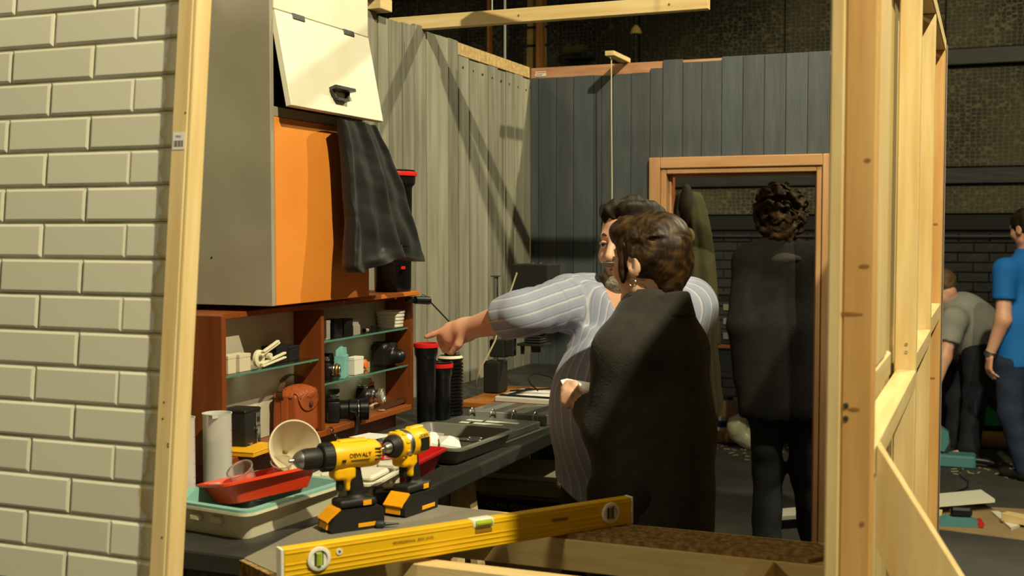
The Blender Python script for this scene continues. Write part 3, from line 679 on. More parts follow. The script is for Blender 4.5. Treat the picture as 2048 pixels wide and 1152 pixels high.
# bottom of the right bay: SLR with a long lens, rangefinder, straps
zb = 1.0035
sl = camera_body('reflex_camera', 'black reflex camera with a long lens on the bottom shelf', (0.243, Yat(664, .24), zb), 0.55, 0.10, 0.095, 0.04, black_plastic, black_plastic, [(0.030, 0, 0.028, blk), (0.033, 0.028, 0.055, blk), (0.031, 0.055, 0.062, chrome), (0.034, 0.062, 0.090, blk)], lens_glass)
rf = camera_body('rangefinder_camera', 'silver and black rangefinder camera on the bottom shelf', (0.235, Yat(733, .24), zb), 0.2, 0.105, 0.088, 0.034, black_plastic, chrome, [(0.024, 0, 0.014, chrome), (0.021, 0.014, 0.03, chrome), (0.026, 0.03, 0.044, mat('aged_silver', 'b8b29a', .35, metal=.8))], cap_blue, hump=True, z0=0.018)
strap_m = mat('brown_leather_strap', '4a2c1a', 0.55)
ys_ = Yat(762, .28); ye = Yat(818, .28)
n_ = 15
loop = [(0.265 - 0.012 * math.cos(3 * k / n_), ys_ + (ye - ys_) * k / n_, zb + 0.010 + 0.006 * k / n_) for k in range(n_)]
loop += [(0.262 + 0.022 * math.sin(a), ye + 0.012 * math.cos(a) - .004, zb + 0.016) for a in np.linspace(0, math.pi, 8)]
loop += [(0.288, ye + (ys_ - ye) * k / n_ - 0.006, zb + 0.015 - 0.006 * k / n_) for k in range(1, n_ + 2)]
ls = thing('camera_strap', 'brown leather camera strap looped beside the rangefinder', 'strap', (0, 0, 0)); ls.location = (0.27, ys_, zb)
MB().tube([(x - .27, y - ys_, z - zb) for x, y, z in loop], 0, flat=(0.013, 0.002, (1, 0, 0))).build('strap', strap_m, ls)
MB().box((0.012, -0.028, 0.001), (0.030, -0.010, 0.006), 0.001).build('pad', mat('tan_leather', 'a98352', .6), ls)
sd_ = thing('shoulder_strap', 'black strap with a chrome clip hanging off the bottom shelf', 'strap', (0.318, Yat(690, .318), 0.98))
pts = [(0.0, -0.085 + 0.0, 0.028), (0.004, -0.07, 0.004), (0.006, -0.05, -0.018), (0.006, -0.02, -0.03), (0.006, 0.01, -0.036), (0.006, 0.04, -0.028), (0.005, 0.062, 0.0), (0.004, 0.07, 0.03), (0.0, 0.066, 0.055), (-0.012, 0.055, 0.062)]
MB().tube(pts[2:], 0, flat=(0.016, 0.002, (1, 0, 0))).build('strap', black_matte, sd_)
for k in range(5):
    a = Vector(pts[0]).lerp(Vector(pts[2]), k / 5); MB().lathe([(0.0045 + .0012 * math.cos(q), .0012 * math.sin(q)) for q in np.linspace(0, 2 * math.pi, 7)], 10, frame(a, (0, 1, -1) if k % 2 else (1, 0, 0), (0, 1, 1) if k % 2 else (0, 1, -1))).build('chain_link', chrome, sd_, 60)

# bottom of the left bay: box camera, yellow box, brown leather bag
bc = thing('box_camera', 'black box camera with a chrome panel on the bottom shelf', 'camera', (0.245, Yat(478, .25), zb + 0.0004), 0.12)
MB().box((-0.045, -0.045, 0), (0.045, 0.045, 0.108), 0.004, seg=2).build('body', mat('black_leatherette', '1a1a17', .5, bump=.1, bscale=160), bc, 40)
MB().box((-0.046, -0.046, 0.1005), (0.046, 0.046, 0.111), 0.003).build('top_plate', black_plastic, bc)
MB().box((0.0452, 0.012, 0.062), (0.048, 0.036, 0.098), 0.001).build('viewfinder', chrome, bc); MB().box((0.048, 0.017, 0.072), (0.0486, 0.031, 0.086), 0.0).build('finder_window', lens_glass, bc)
MB().box((0.0452, 0.018, 0.006), (0.0472, 0.036, 0.060), 0.001).build('side_plate', chrome, bc)
MB().cyl((0.047, 0.018, 0.052), (0.052, 0.018, 0.052), 0.006, n=14).build('shutter_knob', chrome, bc); MB().cyl((0.0455, -0.020, 0.016), (0.050, -0.020, 0.016), 0.006, n=14).build('foot_stud', steel, bc)
yx = thing('paper_box', 'flat yellow box sticking out over the shelf edge', 'box', (0.315, Yat(498, .315), 1.0034), 0.06); ylw = mat('yellow_card', 'e0a516', 0.5)
MB().box((-0.02, -0.085, 0.0), (0.09, 0.055, 0.010), 0.001).build('tray', ylw, yx); MB().box((-0.021, -0.086, 0.0102), (0.091, 0.056, 0.014), 0.001).build('lid', ylw, yx)
yx.location = (0.262, Yat(503, .30), 1.0034)
bag_m = mat('tan_leather_bag', '9c4d1f', 0.48, col2='8a3f16', scale=8, bump=0.04, bscale=40)
def bag_sdf(P):
    tp = 1 - 0.10 * np.clip(P[:, 2] / 0.14, 0, 1)
    Q = P.copy(); Q[:, 0] /= tp; Q[:, 1] /= (1 - 0.06 * np.clip(P[:, 2] / 0.14, 0, 1))
    d = rbox(Q, (0, 0, 0.062), (0.040, 0.084, 0.062), 0.010)
    d = smin(d, ell(P, (0, 0, 0.115), (0.040, 0.072, 0.024)), 0.01)
    return d + 0.0014 * vnoise(P, 32, 3)
bg_ = thing('camera_bag', 'tan leather camera bag with a round flap on the bottom shelf', 'bag', (0.262, Yat(601, .275), zb + 0.001), 0.12)
sdf_mesh('body', bag_sdf, (-.07, -.1, -.008), (.07, .1, .16), .004, bag_m, bg_)
def flap_sdf(P):
    d = bag_sdf(P) - 0.004
    x = P[:, 0]; yz = np.sqrt((P[:, 1] / 1.35) ** 2 + ((P[:, 2] - 0.122)) ** 2)
    keep = np.where(x > 0.0, np.maximum(yz - 0.052, 0.075 - 0.0 * x - 1), 0.105 - P[:, 2])
    keep = np.where(x > 0.025, yz - 0.056, 0.112 - P[:, 2])
    return np.maximum(np.maximum(d, keep), -(bag_sdf(P) - 0.0008))
sdf_mesh('flap', flap_sdf, (-.07, -.1, .03), (.07, .1, .17), .003, bag_m, bg_)
MB().lathe([(0.009, 0), (0.008, .003), (0, .004)], 14, frame((0.0455, 0.0, 0.088), (0, 1, 0), (-.15, 0, 1))).build('press_stud', strap_m, bg_, 40)
def gusset(P): return np.maximum(np.maximum(bag_sdf(P) - 0.003, np.abs(P[:, 0]) - 0.012), P[:, 1] + 0.055)
sdf_mesh('gusset', gusset, (-.03, -.11, -.006), (.03, -.04, .14), .003, bag_m, bg_)
arc = [(-0.01, -0.072 - 0.020 * math.sin(a) * 1.0, 0.10 + 0.052 * a / 3.1) for a in np.linspace(0, 3.1, 10)]
arc += [(-0.02, -0.072 + 0.14 * k / 8, 0.152 + 0.02 * math.sin(math.pi * k / 8)) for k in range(1, 8)] + [(-0.01, 0.072 + 0.012 * math.sin(a), 0.152 - 0.05 * a / 3.1) for a in np.linspace(0, 3.1, 8)]
MB().tube(arc, 0, flat=(0.016, 0.003, (0, 0.4, 1))).build('carrying_strap', strap_m, bg_, 40)

# black clip lamp arm fixed to the unit's end
ca = thing('clip_arm', 'black clip with a thin bent rod fixed at the shelf end', 'clip arm', (0.315, -1.93, 1.345))
P0 = hit(812, 600, 0, .325); P1 = hit(858, 601, 0, .37); P2 = hit(900, 645, 0, .39)
R0 = np.array([0.315, -1.93, 1.345])
MB().bar(P0 - R0, hit(835, 600, 0, .345) - R0, 0.018, 0.02, bev=.004).build('clip_jaw', black_plastic, ca); MB().cyl(hit(830, 600, 0, .345) - R0, P1 - R0, 0.013, 0.014, n=14).build('clip_knob', black_plastic, ca)
MB().tube([P1 - R0, P2 - R0, hit(906, 700, 0, .36) - R0, hit(907, 716, 0, .35) - R0], 0.0028).build('rod', dark_grey, ca, 60)
MB().tube([hit(836, 597, 0, .35) - R0, hit(846, 589, 0, .36) - R0, hit(858, 596, 0, .37) - R0], 0.0015, 6).build('spring_wire', dark_grey, ca)

# ---- counter: black top on trestles
ct = thing('counter', 'long black-topped counter along the grey board wall', 'counter', (0.4, -1.8, 0))
cblk = mat('black_counter_top', '2b2b29', 0.5, col2='363530', scale=5, bump=0.03, bscale=40)
MB().box((-0.395, -1.70, 0.884), (0.395, 1.79, 0.93), 0.006, seg=2).build('top', cblk, ct)
for (y, dx) in ((-2.36, 0), (-0.75, 0)):
    for s in (-1, 1):
        MB().bar((0.30, y + 1.8 + s * 0.03, 0.88), (0.36, y + 1.8 + s * 0.16, 0.0), 0.05, 0.022, up=(1, 0, 0)).build('trestle_leg', pine, ct)
        MB().bar((-0.25, y + 1.8 + s * 0.03, 0.88), (-0.34, y + 1.8 + s * 0.26, 0.0), 0.05, 0.022, up=(1, 0, 0)).build('trestle_leg', pine, ct)
    MB().box((-0.33, y + 1.8 - 0.026, 0.842), (0.30, y + 1.8 + 0.026, 0.8835)).build('trestle_beam', pine_x, ct)
    MB().bar((-0.29, y + 1.8 + 0.16, 0.35), (0.30, y + 1.8 + 0.16, 0.35), 0.02, 0.04).build('stretcher', pine_x, ct)

# ---- timber bench frame by the front opening with a grey board and a chipboard strip
bn_ = thing('work_bench', 'pine bench frame with a grey painted board by the opening', 'workbench', (1.3, -3.2, 0))
def bx_(name, m, lo, hi, bev=.002): return MB().box((lo[0] - 1.3, lo[1] + 3.2, lo[2]), (hi[0] - 1.3, hi[1] + 3.2, hi[2]), bev).build(name, m, bn_)
greyb = mat('grey_painted_board', '7b776a', 0.6, col2='8c8671', scale=5, mixlo=.4, mixhi=.75, bump=.05, bscale=30)
osb = mat('chipboard_edge', 'a8854b', 0.85, col2='6e5225', scale=70, mixlo=.35, mixhi=.62, bump=.4, bscale=80)
ZB = 0.9405
FT = 0.9305
bx_('rail', pine_x, (0.80, -3.125, 0.862), (1.90, -3.082, FT)); bx_('rail', pine_x, (0.80, -3.415, 0.862), (1.90, -3.37, FT)); bx_('rail', pine_x, (0.80, -2.985, 0.862), (1.90, -2.945, FT))
bx_('joist', pine_y, (0.985, -3.368, 0.862), (1.03, -3.127, FT)); bx_('joist', pine_y, (1.70, -3.368, 0.862), (1.745, -3.127, FT))
BPs = [hit(488, 1116, 2, ZB), hit(560, 1150, 2, ZB), hit(700, 1125, 2, ZB), hit(1030, 1052, 2, ZB), hit(1075, 1036, 2, ZB), hit(1000, 1024, 2, ZB), hit(865, 1008, 2, ZB), hit(765, 1003, 2, ZB), hit(726, 1016, 2, ZB), hit(590, 1065, 2, ZB)]
o = MB().prism([(p_[0] - 1.3, p_[1] + 3.2) for p_ in BPs], FT + .0004, ZB - .0003).build('grey_board', [greyb], bn_); o['label'] = 'grey painted board'
e0, e1 = BPs[0], BPs[1]
MB().bar((e0[0] - 1.3, e0[1] + 3.2 - .0075, ZB - .024), (e1[0] - 1.3, e1[1] + 3.2 - .0075, ZB - .024), 0.012, 0.045).build('board_edge', osb, bn_)
o = MB().prism([(1.165 - 1.3, 0.08), (1.81 - 1.3, 0.08), (1.835 - 1.3, 0.11), (1.835 - 1.3, 0.19), (1.81 - 1.3, 0.213), (1.12 - 1.3, 0.213)], FT + .0004, ZB - .0004).build('chipboard_strip', osb, bn_); o['label'] = 'raw chipboard strip'
for (x, y) in ((0.822, -3.39), (1.88, -3.39), (0.822, -2.965), (1.88, -2.965)):
    bx_('leg', pine, (x - 0.02, y - 0.022, 0), (x + 0.02, y + 0.022, 0.8615))
# ================================================================== THINGS ON THE COUNTER
ZC = 0.9303
def rring(w_, l_, r, z, n=5):
    """rounded rectangle ring, counter-clockwise"""
    out = []
    for cx, cy, a0 in ((w_ / 2 - r, l_ / 2 - r, 0), (-w_ / 2 + r, l_ / 2 - r, 90), (-w_ / 2 + r, -l_ / 2 + r, 180), (w_ / 2 - r, -l_ / 2 + r, 270)):
        for k in range(n):
            a = math.radians(a0 + 90 * k / (n - 1)); out.append((cx + r * math.cos(a), cy + r * math.sin(a), z))
    return out
def tray_mesh(w_, l_, h_, m, name, parent, flare=0.012, rim=0.010, ribs=0, t_=0.003, spout=True):
    rings = [rring(w_ - 2 * flare - 2 * rim, l_ - 2 * flare - 2 * rim, 0.018, 0), rring(w_ - 2 * rim, l_ - 2 * rim, 0.022, h_ - 0.004), rring(w_, l_, 0.028, h_ - 0.006), rring(w_, l_, 0.028, h_),
             rring(w_ - 2 * rim - 2 * t_, l_ - 2 * rim - 2 * t_, 0.020, h_), rring(w_ - 2 * flare - 2 * rim - 2 * t_, l_ - 2 * flare - 2 * rim - 2 * t_, 0.016, t_ + .001)]
    n = len(rings[0]); v = [p_ for r in rings for p_ in r]; f = []
    if spout:      # pull the corner of the rim out into a pouring lip
        for j in (2, 3, 4):
            for k in range(5):
                x, y, z = v[j * n + 15 + k]; v[j * n + 15 + k] = (x + 0.008, y - 0.008, z + 0.002)
    for j in range(len(rings) - 1):
        for i in range(n):
            i2 = (i + 1) % n; f.append((j * n + i, j * n + i2, (j + 1) * n + i2, (j + 1) * n + i))
    f.append(tuple(reversed(range(n)))); f.append(tuple((len(rings) - 1) * n + i for i in range(n)))
    mb = MB().add(v, f)
    for k in range(ribs):
        y = (k - (ribs - 1) / 2) * l_ / (ribs + 1); mb.box((-w_ / 2 + flare + rim + 0.02, y - 0.004, t_ + .001), (w_ / 2 - flare - rim - 0.02, y + 0.004, t_ + 0.005))
    return mb.build(name, m, parent, 40)
def tray(label, col, w_, l_, h_, loc, rz, **kw):
    t = thing('developing_tray', label, 'tray', loc, rz)
    tray_mesh(w_, l_, h_, col, 'basin', t, **kw); return t
cream_tray = mat('cream_tray_plastic', 'd9d3b5', 0.42); teal_tray = mat('teal_tray_plastic', '7fb0a4', 0.42); red_tray = mat('orange_red_tray', 'e2401c', 0.4); red2 = mat('red_tray_plastic', 'c4161a', 0.4)
grey_tray = mat('grey_tray_plastic', '73746b', 0.42); white_tray = mat('off_white_tray', 'd5d2be', 0.42)
# cream and teal trays nested at the near end
cx, cy = (0.497 + 0.689) / 2 + 0.005, (-3.353 - 3.099) / 2 - 0.055
rz = -0.12
t1 = tray('cream developing tray under a teal one at the near counter end', cream_tray, 0.275, 0.365, 0.062, (0.562, -3.215, ZC), rz)
for k in range(3): MB().box((-0.09 + 0.06 * k, -0.1835, 0.03), (-0.06 + 0.06 * k, -0.1690, 0.046), .004).build('outer_rib', cream_tray, t1)
t2 = tray('teal developing tray nested in the cream tray', teal_tray, 0.272, 0.362, 0.060, (0.562, -3.215, ZC + 0.0085), rz, flare=0.016, rim=0.014)
t3 = tray('orange-red tray tilted on top of the teal tray', red_tray, 0.20, 0.25, 0.050, (0.557, -3.180, ZC + 0.046), rz - 0.2, flare=0.022); t3.rotation_euler = (math.radians(5), math.radians(-10), rz - 0.45)
clear = mat('clear_plastic', 'e9e3d6', 0.12, trans=0.85, ior=1.25)
def cup(label, loc, r, tilt):
    t = thing('clear_cup', label, 'cup', loc); t.rotation_euler = tilt
    MB().lathe([(r * 0.72, 0), (r * 0.95, 0.045), (r * 1.04, 0.046), (r * 1.04, 0.048), (r * 0.92, 0.048), (r * 0.70, 0.002), (0, 0.002)], 28).build('cup', clear, t, 35); return t
cup('larger clear plastic cup lying in the orange-red tray', (0.517, -3.18, ZC + 0.068), 0.032, (0.5, -0.25, 0.2))
cup('smaller clear plastic cup beside the funnel in the orange-red tray', (0.572, -3.12, ZC + 0.078), 0.026, (0.4, 0.3, 0))
# funnel: mouth turned to the camera
fn = thing('funnel', 'cream plastic funnel lying with its mouth towards us', 'funnel', (0.47, -3.05, ZC + 0.12))
ax = Vector((0.80, -0.60, 0.36)); fM = ax.to_track_quat('Z', 'Y').to_matrix().to_4x4()
pc = hit(591, 893, 1, -3.10); fn.location = pc
MB().lathe([(0.007, -0.125), (0.010, -0.075), (0.063, -0.010), (0.066, -0.006), (0.066, 0.0), (0.0625, 0.0), (0.0595, -0.008), (0.008, -0.073), (0.005, -0.125), (0.007, -0.125)], 40, fM, cap=False).build('cone', mat('funnel_plastic', 'dcd3b4', 0.35, trans=0.12), fn, 40)
# measuring cylinders
frost = mat('frosted_plastic', 'e4e4dc', 0.4, trans=0.4, ior=1.1)
def cylinder(label, px, py, r, h_, group):
    p_ = hit(px, py, 2, ZC); t = thing('measuring_cylinder', label, 'cylinder', (p_[0], p_[1], ZC), 0.4, group)
    MB().lathe([(r * 1.22, 0), (r * 1.22, 0.006), (r * 1.0, 0.012), (r, h_ - 0.006), (r * 1.06, h_), (r * 0.98, h_), (r * 0.93, h_ - .006), (r * 0.93, 0.014), (0, 0.014)], 30).build('tube', frost, t, 35)
    MB().prism([(-0.012, 0), (0.012, 0), (0, -0.014)], h_ - 0.008, h_ + 0.0, frame((0, -r * 0.98, 0), (1, 0, 0), (0, 1, 0))).build('spout', frost, t)
    for k in range(9): MB().box((r * 1.002, -0.006 if k % 2 else -.010, 0.05 + k * (h_ - 0.08) / 9), (r * 1.012, 0.006 if k % 2 else .010, 0.0508 + k * (h_ - 0.08) / 9)).build('scale_mark', ink_r, t)
    return t
cylinder('wide frosted measuring cylinder beside the cream tray', 436, 985, 0.036, 0.205, 'frosted measuring cylinders')
cylinder('near frosted measuring cylinder half hidden by the batten', 366, 1022, 0.030, 0.225, 'frosted measuring cylinders')
# off-white tray stack, red tray, grey tray
tw = thing('tray_rack', 'off-white moulded plastic tray standing between the trays', 'tray', (0.655, -2.915, ZC), 0.10)
tray_mesh(0.20, 0.235, 0.055, white_tray, 'basin', tw, flare=0.02, rim=0.012)
for k in range(4): MB().box((0.074, -0.09 + k * 0.05, 0.012), (0.090, -0.066 + k * 0.05, 0.044), .004).build('moulded_rib', white_tray, tw)
MB().box((-0.05, -0.10, 0.0555), (0.092, 0.01, 0.072), .006).build('raised_lip', white_tray, tw); MB().box((0.04, 0.04, 0.0552), (0.098, 0.10, 0.078), .008).build('raised_lip', white_tray, tw)
pg = thing('tray_tongs', 'short black tongs resting on the off-white tray', 'tongs', (0.72, -2.83, ZC + 0.076), 0.9)
pg.location = (0.69, -2.86, ZC + 0.088)
MB().bar((-0.04, -.004, 0), (0.05, -0.012, 0.010), 0.012, 0.006, bev=.002).build('arm', black_plastic, pg); MB().bar((-0.04, .004, 0.0), (0.05, 0.012, 0.010), 0.012, 0.006, bev=.002).build('arm', black_plastic, pg); MB().cyl((-0.045, -0.010, 0), (-0.045, 0.010, 0), 0.008, n=12).build('hinge', black_plastic, pg)
tr = tray('red developing tray behind the second drill', red2, 0.22, 0.255, 0.058, (0.60, -2.62, ZC), -0.10, flare=0.02, ribs=3)
tg = tray('grey developing tray holding scissors and paper', grey_tray, 0.33, 0.40, 0.050, (0.605, -2.37, ZC + 0.001), -0.06, flare=0.018, rim=0.014)
tr.location = (0.635, -2.655, ZC); tr.rotation_euler = (0, 0, 0.06); 
tg.location = (0.61, -2.305, ZC)
white_paper = mat('white_paper', 'e8e6df', 0.6)
for k, (x, y, w_, l_, a) in enumerate(((0.585, -2.33, 0.06, 0.13, 0.3), (0.665, -2.37, 0.06, 0.10, 0.5), (0.60, -2.44, 0.06, 0.07, 0.2))):
    pp = thing('folded_paper', ('long folded white paper in the grey tray', 'crumpled white paper by the scissors in the grey tray', 'small white paper at the near end of the grey tray')[k], 'paper', (x, y, ZC + 0.0055), a)
    MB().add([(-w_ / 2, -l_ / 2, 0.0), (w_ / 2, -l_ / 2, 0.002), (w_ / 2, l_ / 2, 0.0), (-w_ / 2, l_ / 2, 0.004), (-w_ / 2, -l_ / 2, 0.04), (w_ / 2, -l_ / 2, 0.03), (w_ / 2, l_ / 2, 0.04), (-w_ / 2, l_ / 2, 0.046), (0, 0, .056), (0, 0, 0.0)],
             [(0, 1, 5, 4), (1, 2, 6, 5), (2, 3, 7, 6), (3, 0, 4, 7), (4, 5, 8), (5, 6, 8), (6, 7, 8), (7, 4, 8), (0, 3, 9), (3, 2, 9), (2, 1, 9), (1, 0, 9)]).build('sheet', white_paper, pp)
sp_ = thing('paper_sheet', 'white paper sheet sticking out behind the red tray', 'paper', (0.45, -2.46, ZC + 0.058), -0.2)
MB().add([(-.05, -.04, 0), (.05, -.04, .004), (.05, .05, .003), (-.05, .05, 0), (-.05, -.04, .0006), (.05, -.04, .0046), (.05, .05, .0036), (-.05, .05, .0006)], [(3, 2, 1, 0), (4, 5, 6, 7), (0, 1, 5, 4), (1, 2, 6, 5), (2, 3, 7, 6), (3, 0, 4, 7)]).build('sheet', white_paper, sp_)
sc_ = thing('scissors', 'wire-handled scissors lying in the grey tray', 'scissors', (0.67, -2.25, ZC + 0.030), 0.3)
for s in (-1, 1):
    MB().tube([(0.02 + 0.015 * math.cos(a) * 1.4, s * 0.018 + 0.012 * math.sin(a), 0.002) for a in np.linspace(0, 2 * math.pi, 17)], 0.0018, 6).build('handle', steel, sc_, 60)
    MB().bar((-0.0, s * 0.010, 0.002), (-0.085, -s * 0.004, 0.002 + s * .0012), 0.010, 0.0016).build('blade', steel, sc_)

# open ring binder
bd = thing('ring_binder', 'open grey ring binder with clear film sleeves', 'binder', (0, 0, 0))
c0 = np.array([0.600, -1.815, ZC]); bd.location = c0; bd.rotation_euler = (0, 0, -0.06)
bm_ = mat('binder_grey', '6c6e66', 0.5); sleeve = mat('film_sleeve', 'bfc4bb', 0.15, trans=0.5, ior=1.2)
MB().box((-0.16, -0.30, 0.0), (0.16, 0.0, 0.004), .001).build('front_cover', bm_, bd); MB().box((-0.16, 0.03, 0.0), (0.16, 0.28, 0.004), .001).build('back_cover', bm_, bd); MB().box((-0.16, 0.0005, 0.0), (0.16, 0.0295, 0.003)).build('spine', bm_, bd)
MB().box((-0.15, -0.27, 0.0045), (0.15, -0.01, 0.028), .003).build('page_stack', mat('page_grey', '4d5049', .35, col2='6a6d65', scale=8), bd)
MB().box((-0.15, 0.04, 0.0045), (0.15, 0.26, 0.040), .003).build('page_stack', mat('page_pale', '8f938a', .35, col2='7b7f77', scale=7), bd)
for k in range(7): MB().box((-0.145 + k * 0.042, 0.045, 0.0404), (-0.106 + k * 0.042, 0.25, 0.0412)).build('film_sleeve', mat('film_strip_%d' % (k % 3), ('7d766c', '8d8f88', '5c5a55')[k % 3], 0.2), bd)
for (x, y, w_) in ((-0.05, -0.09, 0.07), (0.04, -0.09, 0.13), (0.01, -0.14, 0.12), (-0.06, -0.14, .05)): MB().box((x - w_ / 2, y - 0.012, 0.0284), (x + w_ / 2, y + 0.012, 0.0290)).build('index_label', white_card, bd)
for x in (-0.12, -0.04, 0.04, 0.12):
    MB().tube([(x, 0.015 + 0.021 * math.cos(a), 0.022 + 0.032 * math.sin(a)) for a in np.linspace(-0.5, math.pi + 0.5, 16)], 0.0022, 6).build('ring', chrome, bd, 60)

# tanks and ribbed bottle by the shelf end
tank('developing_tank', 'large black tank with red ring on the counter by the shelf', (0.335, -1.858, ZC), 0.036, 0.275, lid=False)
tank('developing_tank', 'medium black tank with a lid on the counter', (0.347, -1.762, ZC), 0.035, 0.195)
rbm = thing('concertina_bottle', 'ribbed black concertina bottle with a white cap', 'bottle', (0.332, -1.655, ZC))
pr = [(0.040, 0), (0.046, 0.004)]
for k in range(15): z0 = 0.008 + 0.0125 * k; pr += [(0.047, z0), (0.047, z0 + 0.006), (0.041, z0 + 0.0085), (0.041, z0 + 0.0105)]
pr += [(0.046, 0.2), (0.046, 0.206), (0.030, 0.214), (0.022, 0.220), (0.022, 0.228), (0, 0.228)]
MB().lathe(pr, 32).build('body', blk, rbm, 30); MB().lathe([(0.026, 0.2285), (0.027, 0.2300), (0.027, 0.244), (0.024, 0.248), (0, 0.248)], 24).build('cap', white_card, rbm, 35)
MB().lathe([(0.0405, 0.2155), (0.0465, 0.2065), (0.047, 0.2075), (0.041, 0.2165), (0.0405, .2155)], 24).build('collar_label', cr_p, rbm, 35)

# enlarger
en = thing('enlarger', 'black photographic enlarger on an orange-brown baseboard', 'enlarger', (0.50, -1.25, ZC))
E0 = np.array([0.50, -1.25, ZC])
base_m = mat('baseboard_wood', 'a9692b', 0.5, col2='96591f', scale=3, stretch=(1, 8, 8))
MB().box((-0.215, -0.235, 0.0), (0.24, 0.26, 0.022), .003).build('baseboard', base_m, en)
cxp = hit(971, 780, 2, ZC + .022)[:2]; CX, CY = 0.318 - .5, -1.20 + 1.25
ztop = hit(971, 553, 1, -1.20)[2] - ZC
MB().box((CX - 0.035, CY - 0.045, 0.0225), (CX + 0.035, CY + 0.045, 0.15), .006).build('column_socket', black_matte, en)
MB().cyl((CX, CY, 0.1505), (CX, CY, ztop), 0.0115, n=18).build('column', steel, en, 40); MB().cyl((CX, CY, ztop + .0002), (CX, CY, ztop + 0.004), 0.020, n=18).build('column_cap', dark_grey, en, 40)
def ept(px, py, dy=0.05): return hit(px, py, 1, -1.25 + dy) - E0
a, b = ept(963, 712), ept(1030, 676)
MB().box((CX - 0.018, CY - 0.022, a[2]), (CX + 0.045, CY + 0.022, a[2] + 0.07), .004).build('carriage', black_matte, en)
MB().box((CX + 0.046, CY - 0.018, a[2]), (ept(1014, 700)[0], CY + 0.018, a[2] + 0.04), .004).build('carriage_arm', black_matte, en)
MB().box((ept(1012, 700)[0], CY - 0.018, a[2] + 0.005), (ept(1030, 700)[0], CY + 0.018, a[2] + 0.09), .004).build('carriage_bracket', black_matte, en)
h0, h1 = ept(1036, 606), ept(1108, 528)
MB().box((h0[0], CY - 0.07, h0[2]), (h1[0], CY + 0.07, h1[2]), .004).build('lamp_head', black_matte, en)
xm = (h0[0] + h1[0]) / 2
MB().box((h0[0] + .02, CY - 0.045, ept(1072, 660)[2]), (h1[0] - .02, CY + 0.045, h0[2] - .0003), .004).build('condenser_housing', black_matte, en)
zb1, zb0 = ept(1072, 660)[2], ept(1072, 686)[2]
pr = []
for k in range(5): z0 = zb0 + (zb1 - zb0) * k / 5; pr += [(0.040, z0), (0.047, z0 + (zb1 - zb0) / 10)]
pr += [(0.040, zb1 - .0003)]
MB().lathe(pr, 4, Matrix.Translation((xm, CY, 0)) @ Matrix.Rotation(math.pi / 4, 4, 'Z')).build('bellows', black_matte, en)
MB().box((xm - 0.065, CY - 0.04, zb0 - 0.010), (xm + 0.05, CY + 0.04, zb0 - .0003), .002).build('lens_board', black_matte, en)
MB().cyl((xm, CY, zb0 - 0.0102), (xm, CY, zb0 - 0.036), 0.020, 0.019, n=20).build('lens', black_plastic, en, 40); MB().cyl((xm - 0.052, CY - 0.01, zb0 - 0.0102), (xm - 0.052, CY - 0.01, zb0 - 0.045), 0.009, 0.007, n=12).build('focus_knob', black_plastic, en, 40)
MB().cyl((xm - 0.045, CY, zb0), (xm - 0.045, CY, zb1 + .03), 0.004, n=10).build('guide_rod', steel, en)
for dx in (-.012, .02): MB().cyl((xm + dx, CY, h1[2]), (xm + dx, CY, h1[2] + .006), 0.004, n=8).build('head_screw', chrome, en)
cbl = [ept(1034, 545, -.02), ept(1022, 580, -.02), ept(1008, 620, -.04), ept(1000, 650, -.05), ept(990, 682, -.06), ept(975, 712, -.07), ept(960, 738, -.07), ept(953, 760, -.06), ept(951, 775, 0.0)]
MB().tube(cbl, 0.0035, 8).build('mains_cable', mat('cream_cable', 'c9bd92', 0.5), en, 60)
ea = thing('easel', 'white printing easel with black masking arms on the baseboard', 'easel', (0.555, -1.33, ZC + 0.0224), -0.05)
MB().box((-0.135, -0.115, 0), (0.165, 0.13, 0.020), .003).build('base', mat('easel_white', 'c2c3b6', .4), ea)
MB().box((-0.125, -0.095, 0.0203), (0.160, -0.075, 0.0255), .001).build('masking_arm', black_plastic, ea); MB().box((-0.10, -0.0745, 0.0203), (-0.08, 0.12, 0.0255), .001).build('masking_arm', black_plastic, ea)
MB().bar((-0.115, -0.02, 0.03), (0.15, 0.06, 0.05), 0.014, 0.005).build('hinged_frame', black_plastic, ea); MB().box((-0.06, -0.07, 0.0203), (0.15, 0.10, 0.0212)).build('print_paper', white_paper, ea)
MB().tube([(-0.02, 0.03, 0.03), (-0.06, 0.05, 0.05), (-0.075, 0.06, 0.075), (-0.05, 0.07, 0.09), (0.02, 0.06, 0.08), (0.07, 0.03, 0.055)], 0.0032, 8).build('handle_wire', black_plastic, ea, 60)
dl = thing('safelight', 'glossy red dome safelight at the back of the counter', 'safelight', (0.665, -1.09, ZC + .0004))
dl.location = (0.60, -0.92, ZC + .0004)
MB().lathe([(0.046, 0), (0.05, 0.004), (0.05, 0.03), (0.044, 0.034), (0, .034)], 28).build('base', black_plastic, dl, 35)
MB().lathe([(0.056, 0.0342)] + [(0.058 * math.cos(a), 0.052 + 0.058 * math.sin(a)) for a in np.linspace(-.1, math.pi / 2, 12)], 36).build('dome', mat('red_gloss', 'e02a10', 0.12, coat=.5), dl, 60)

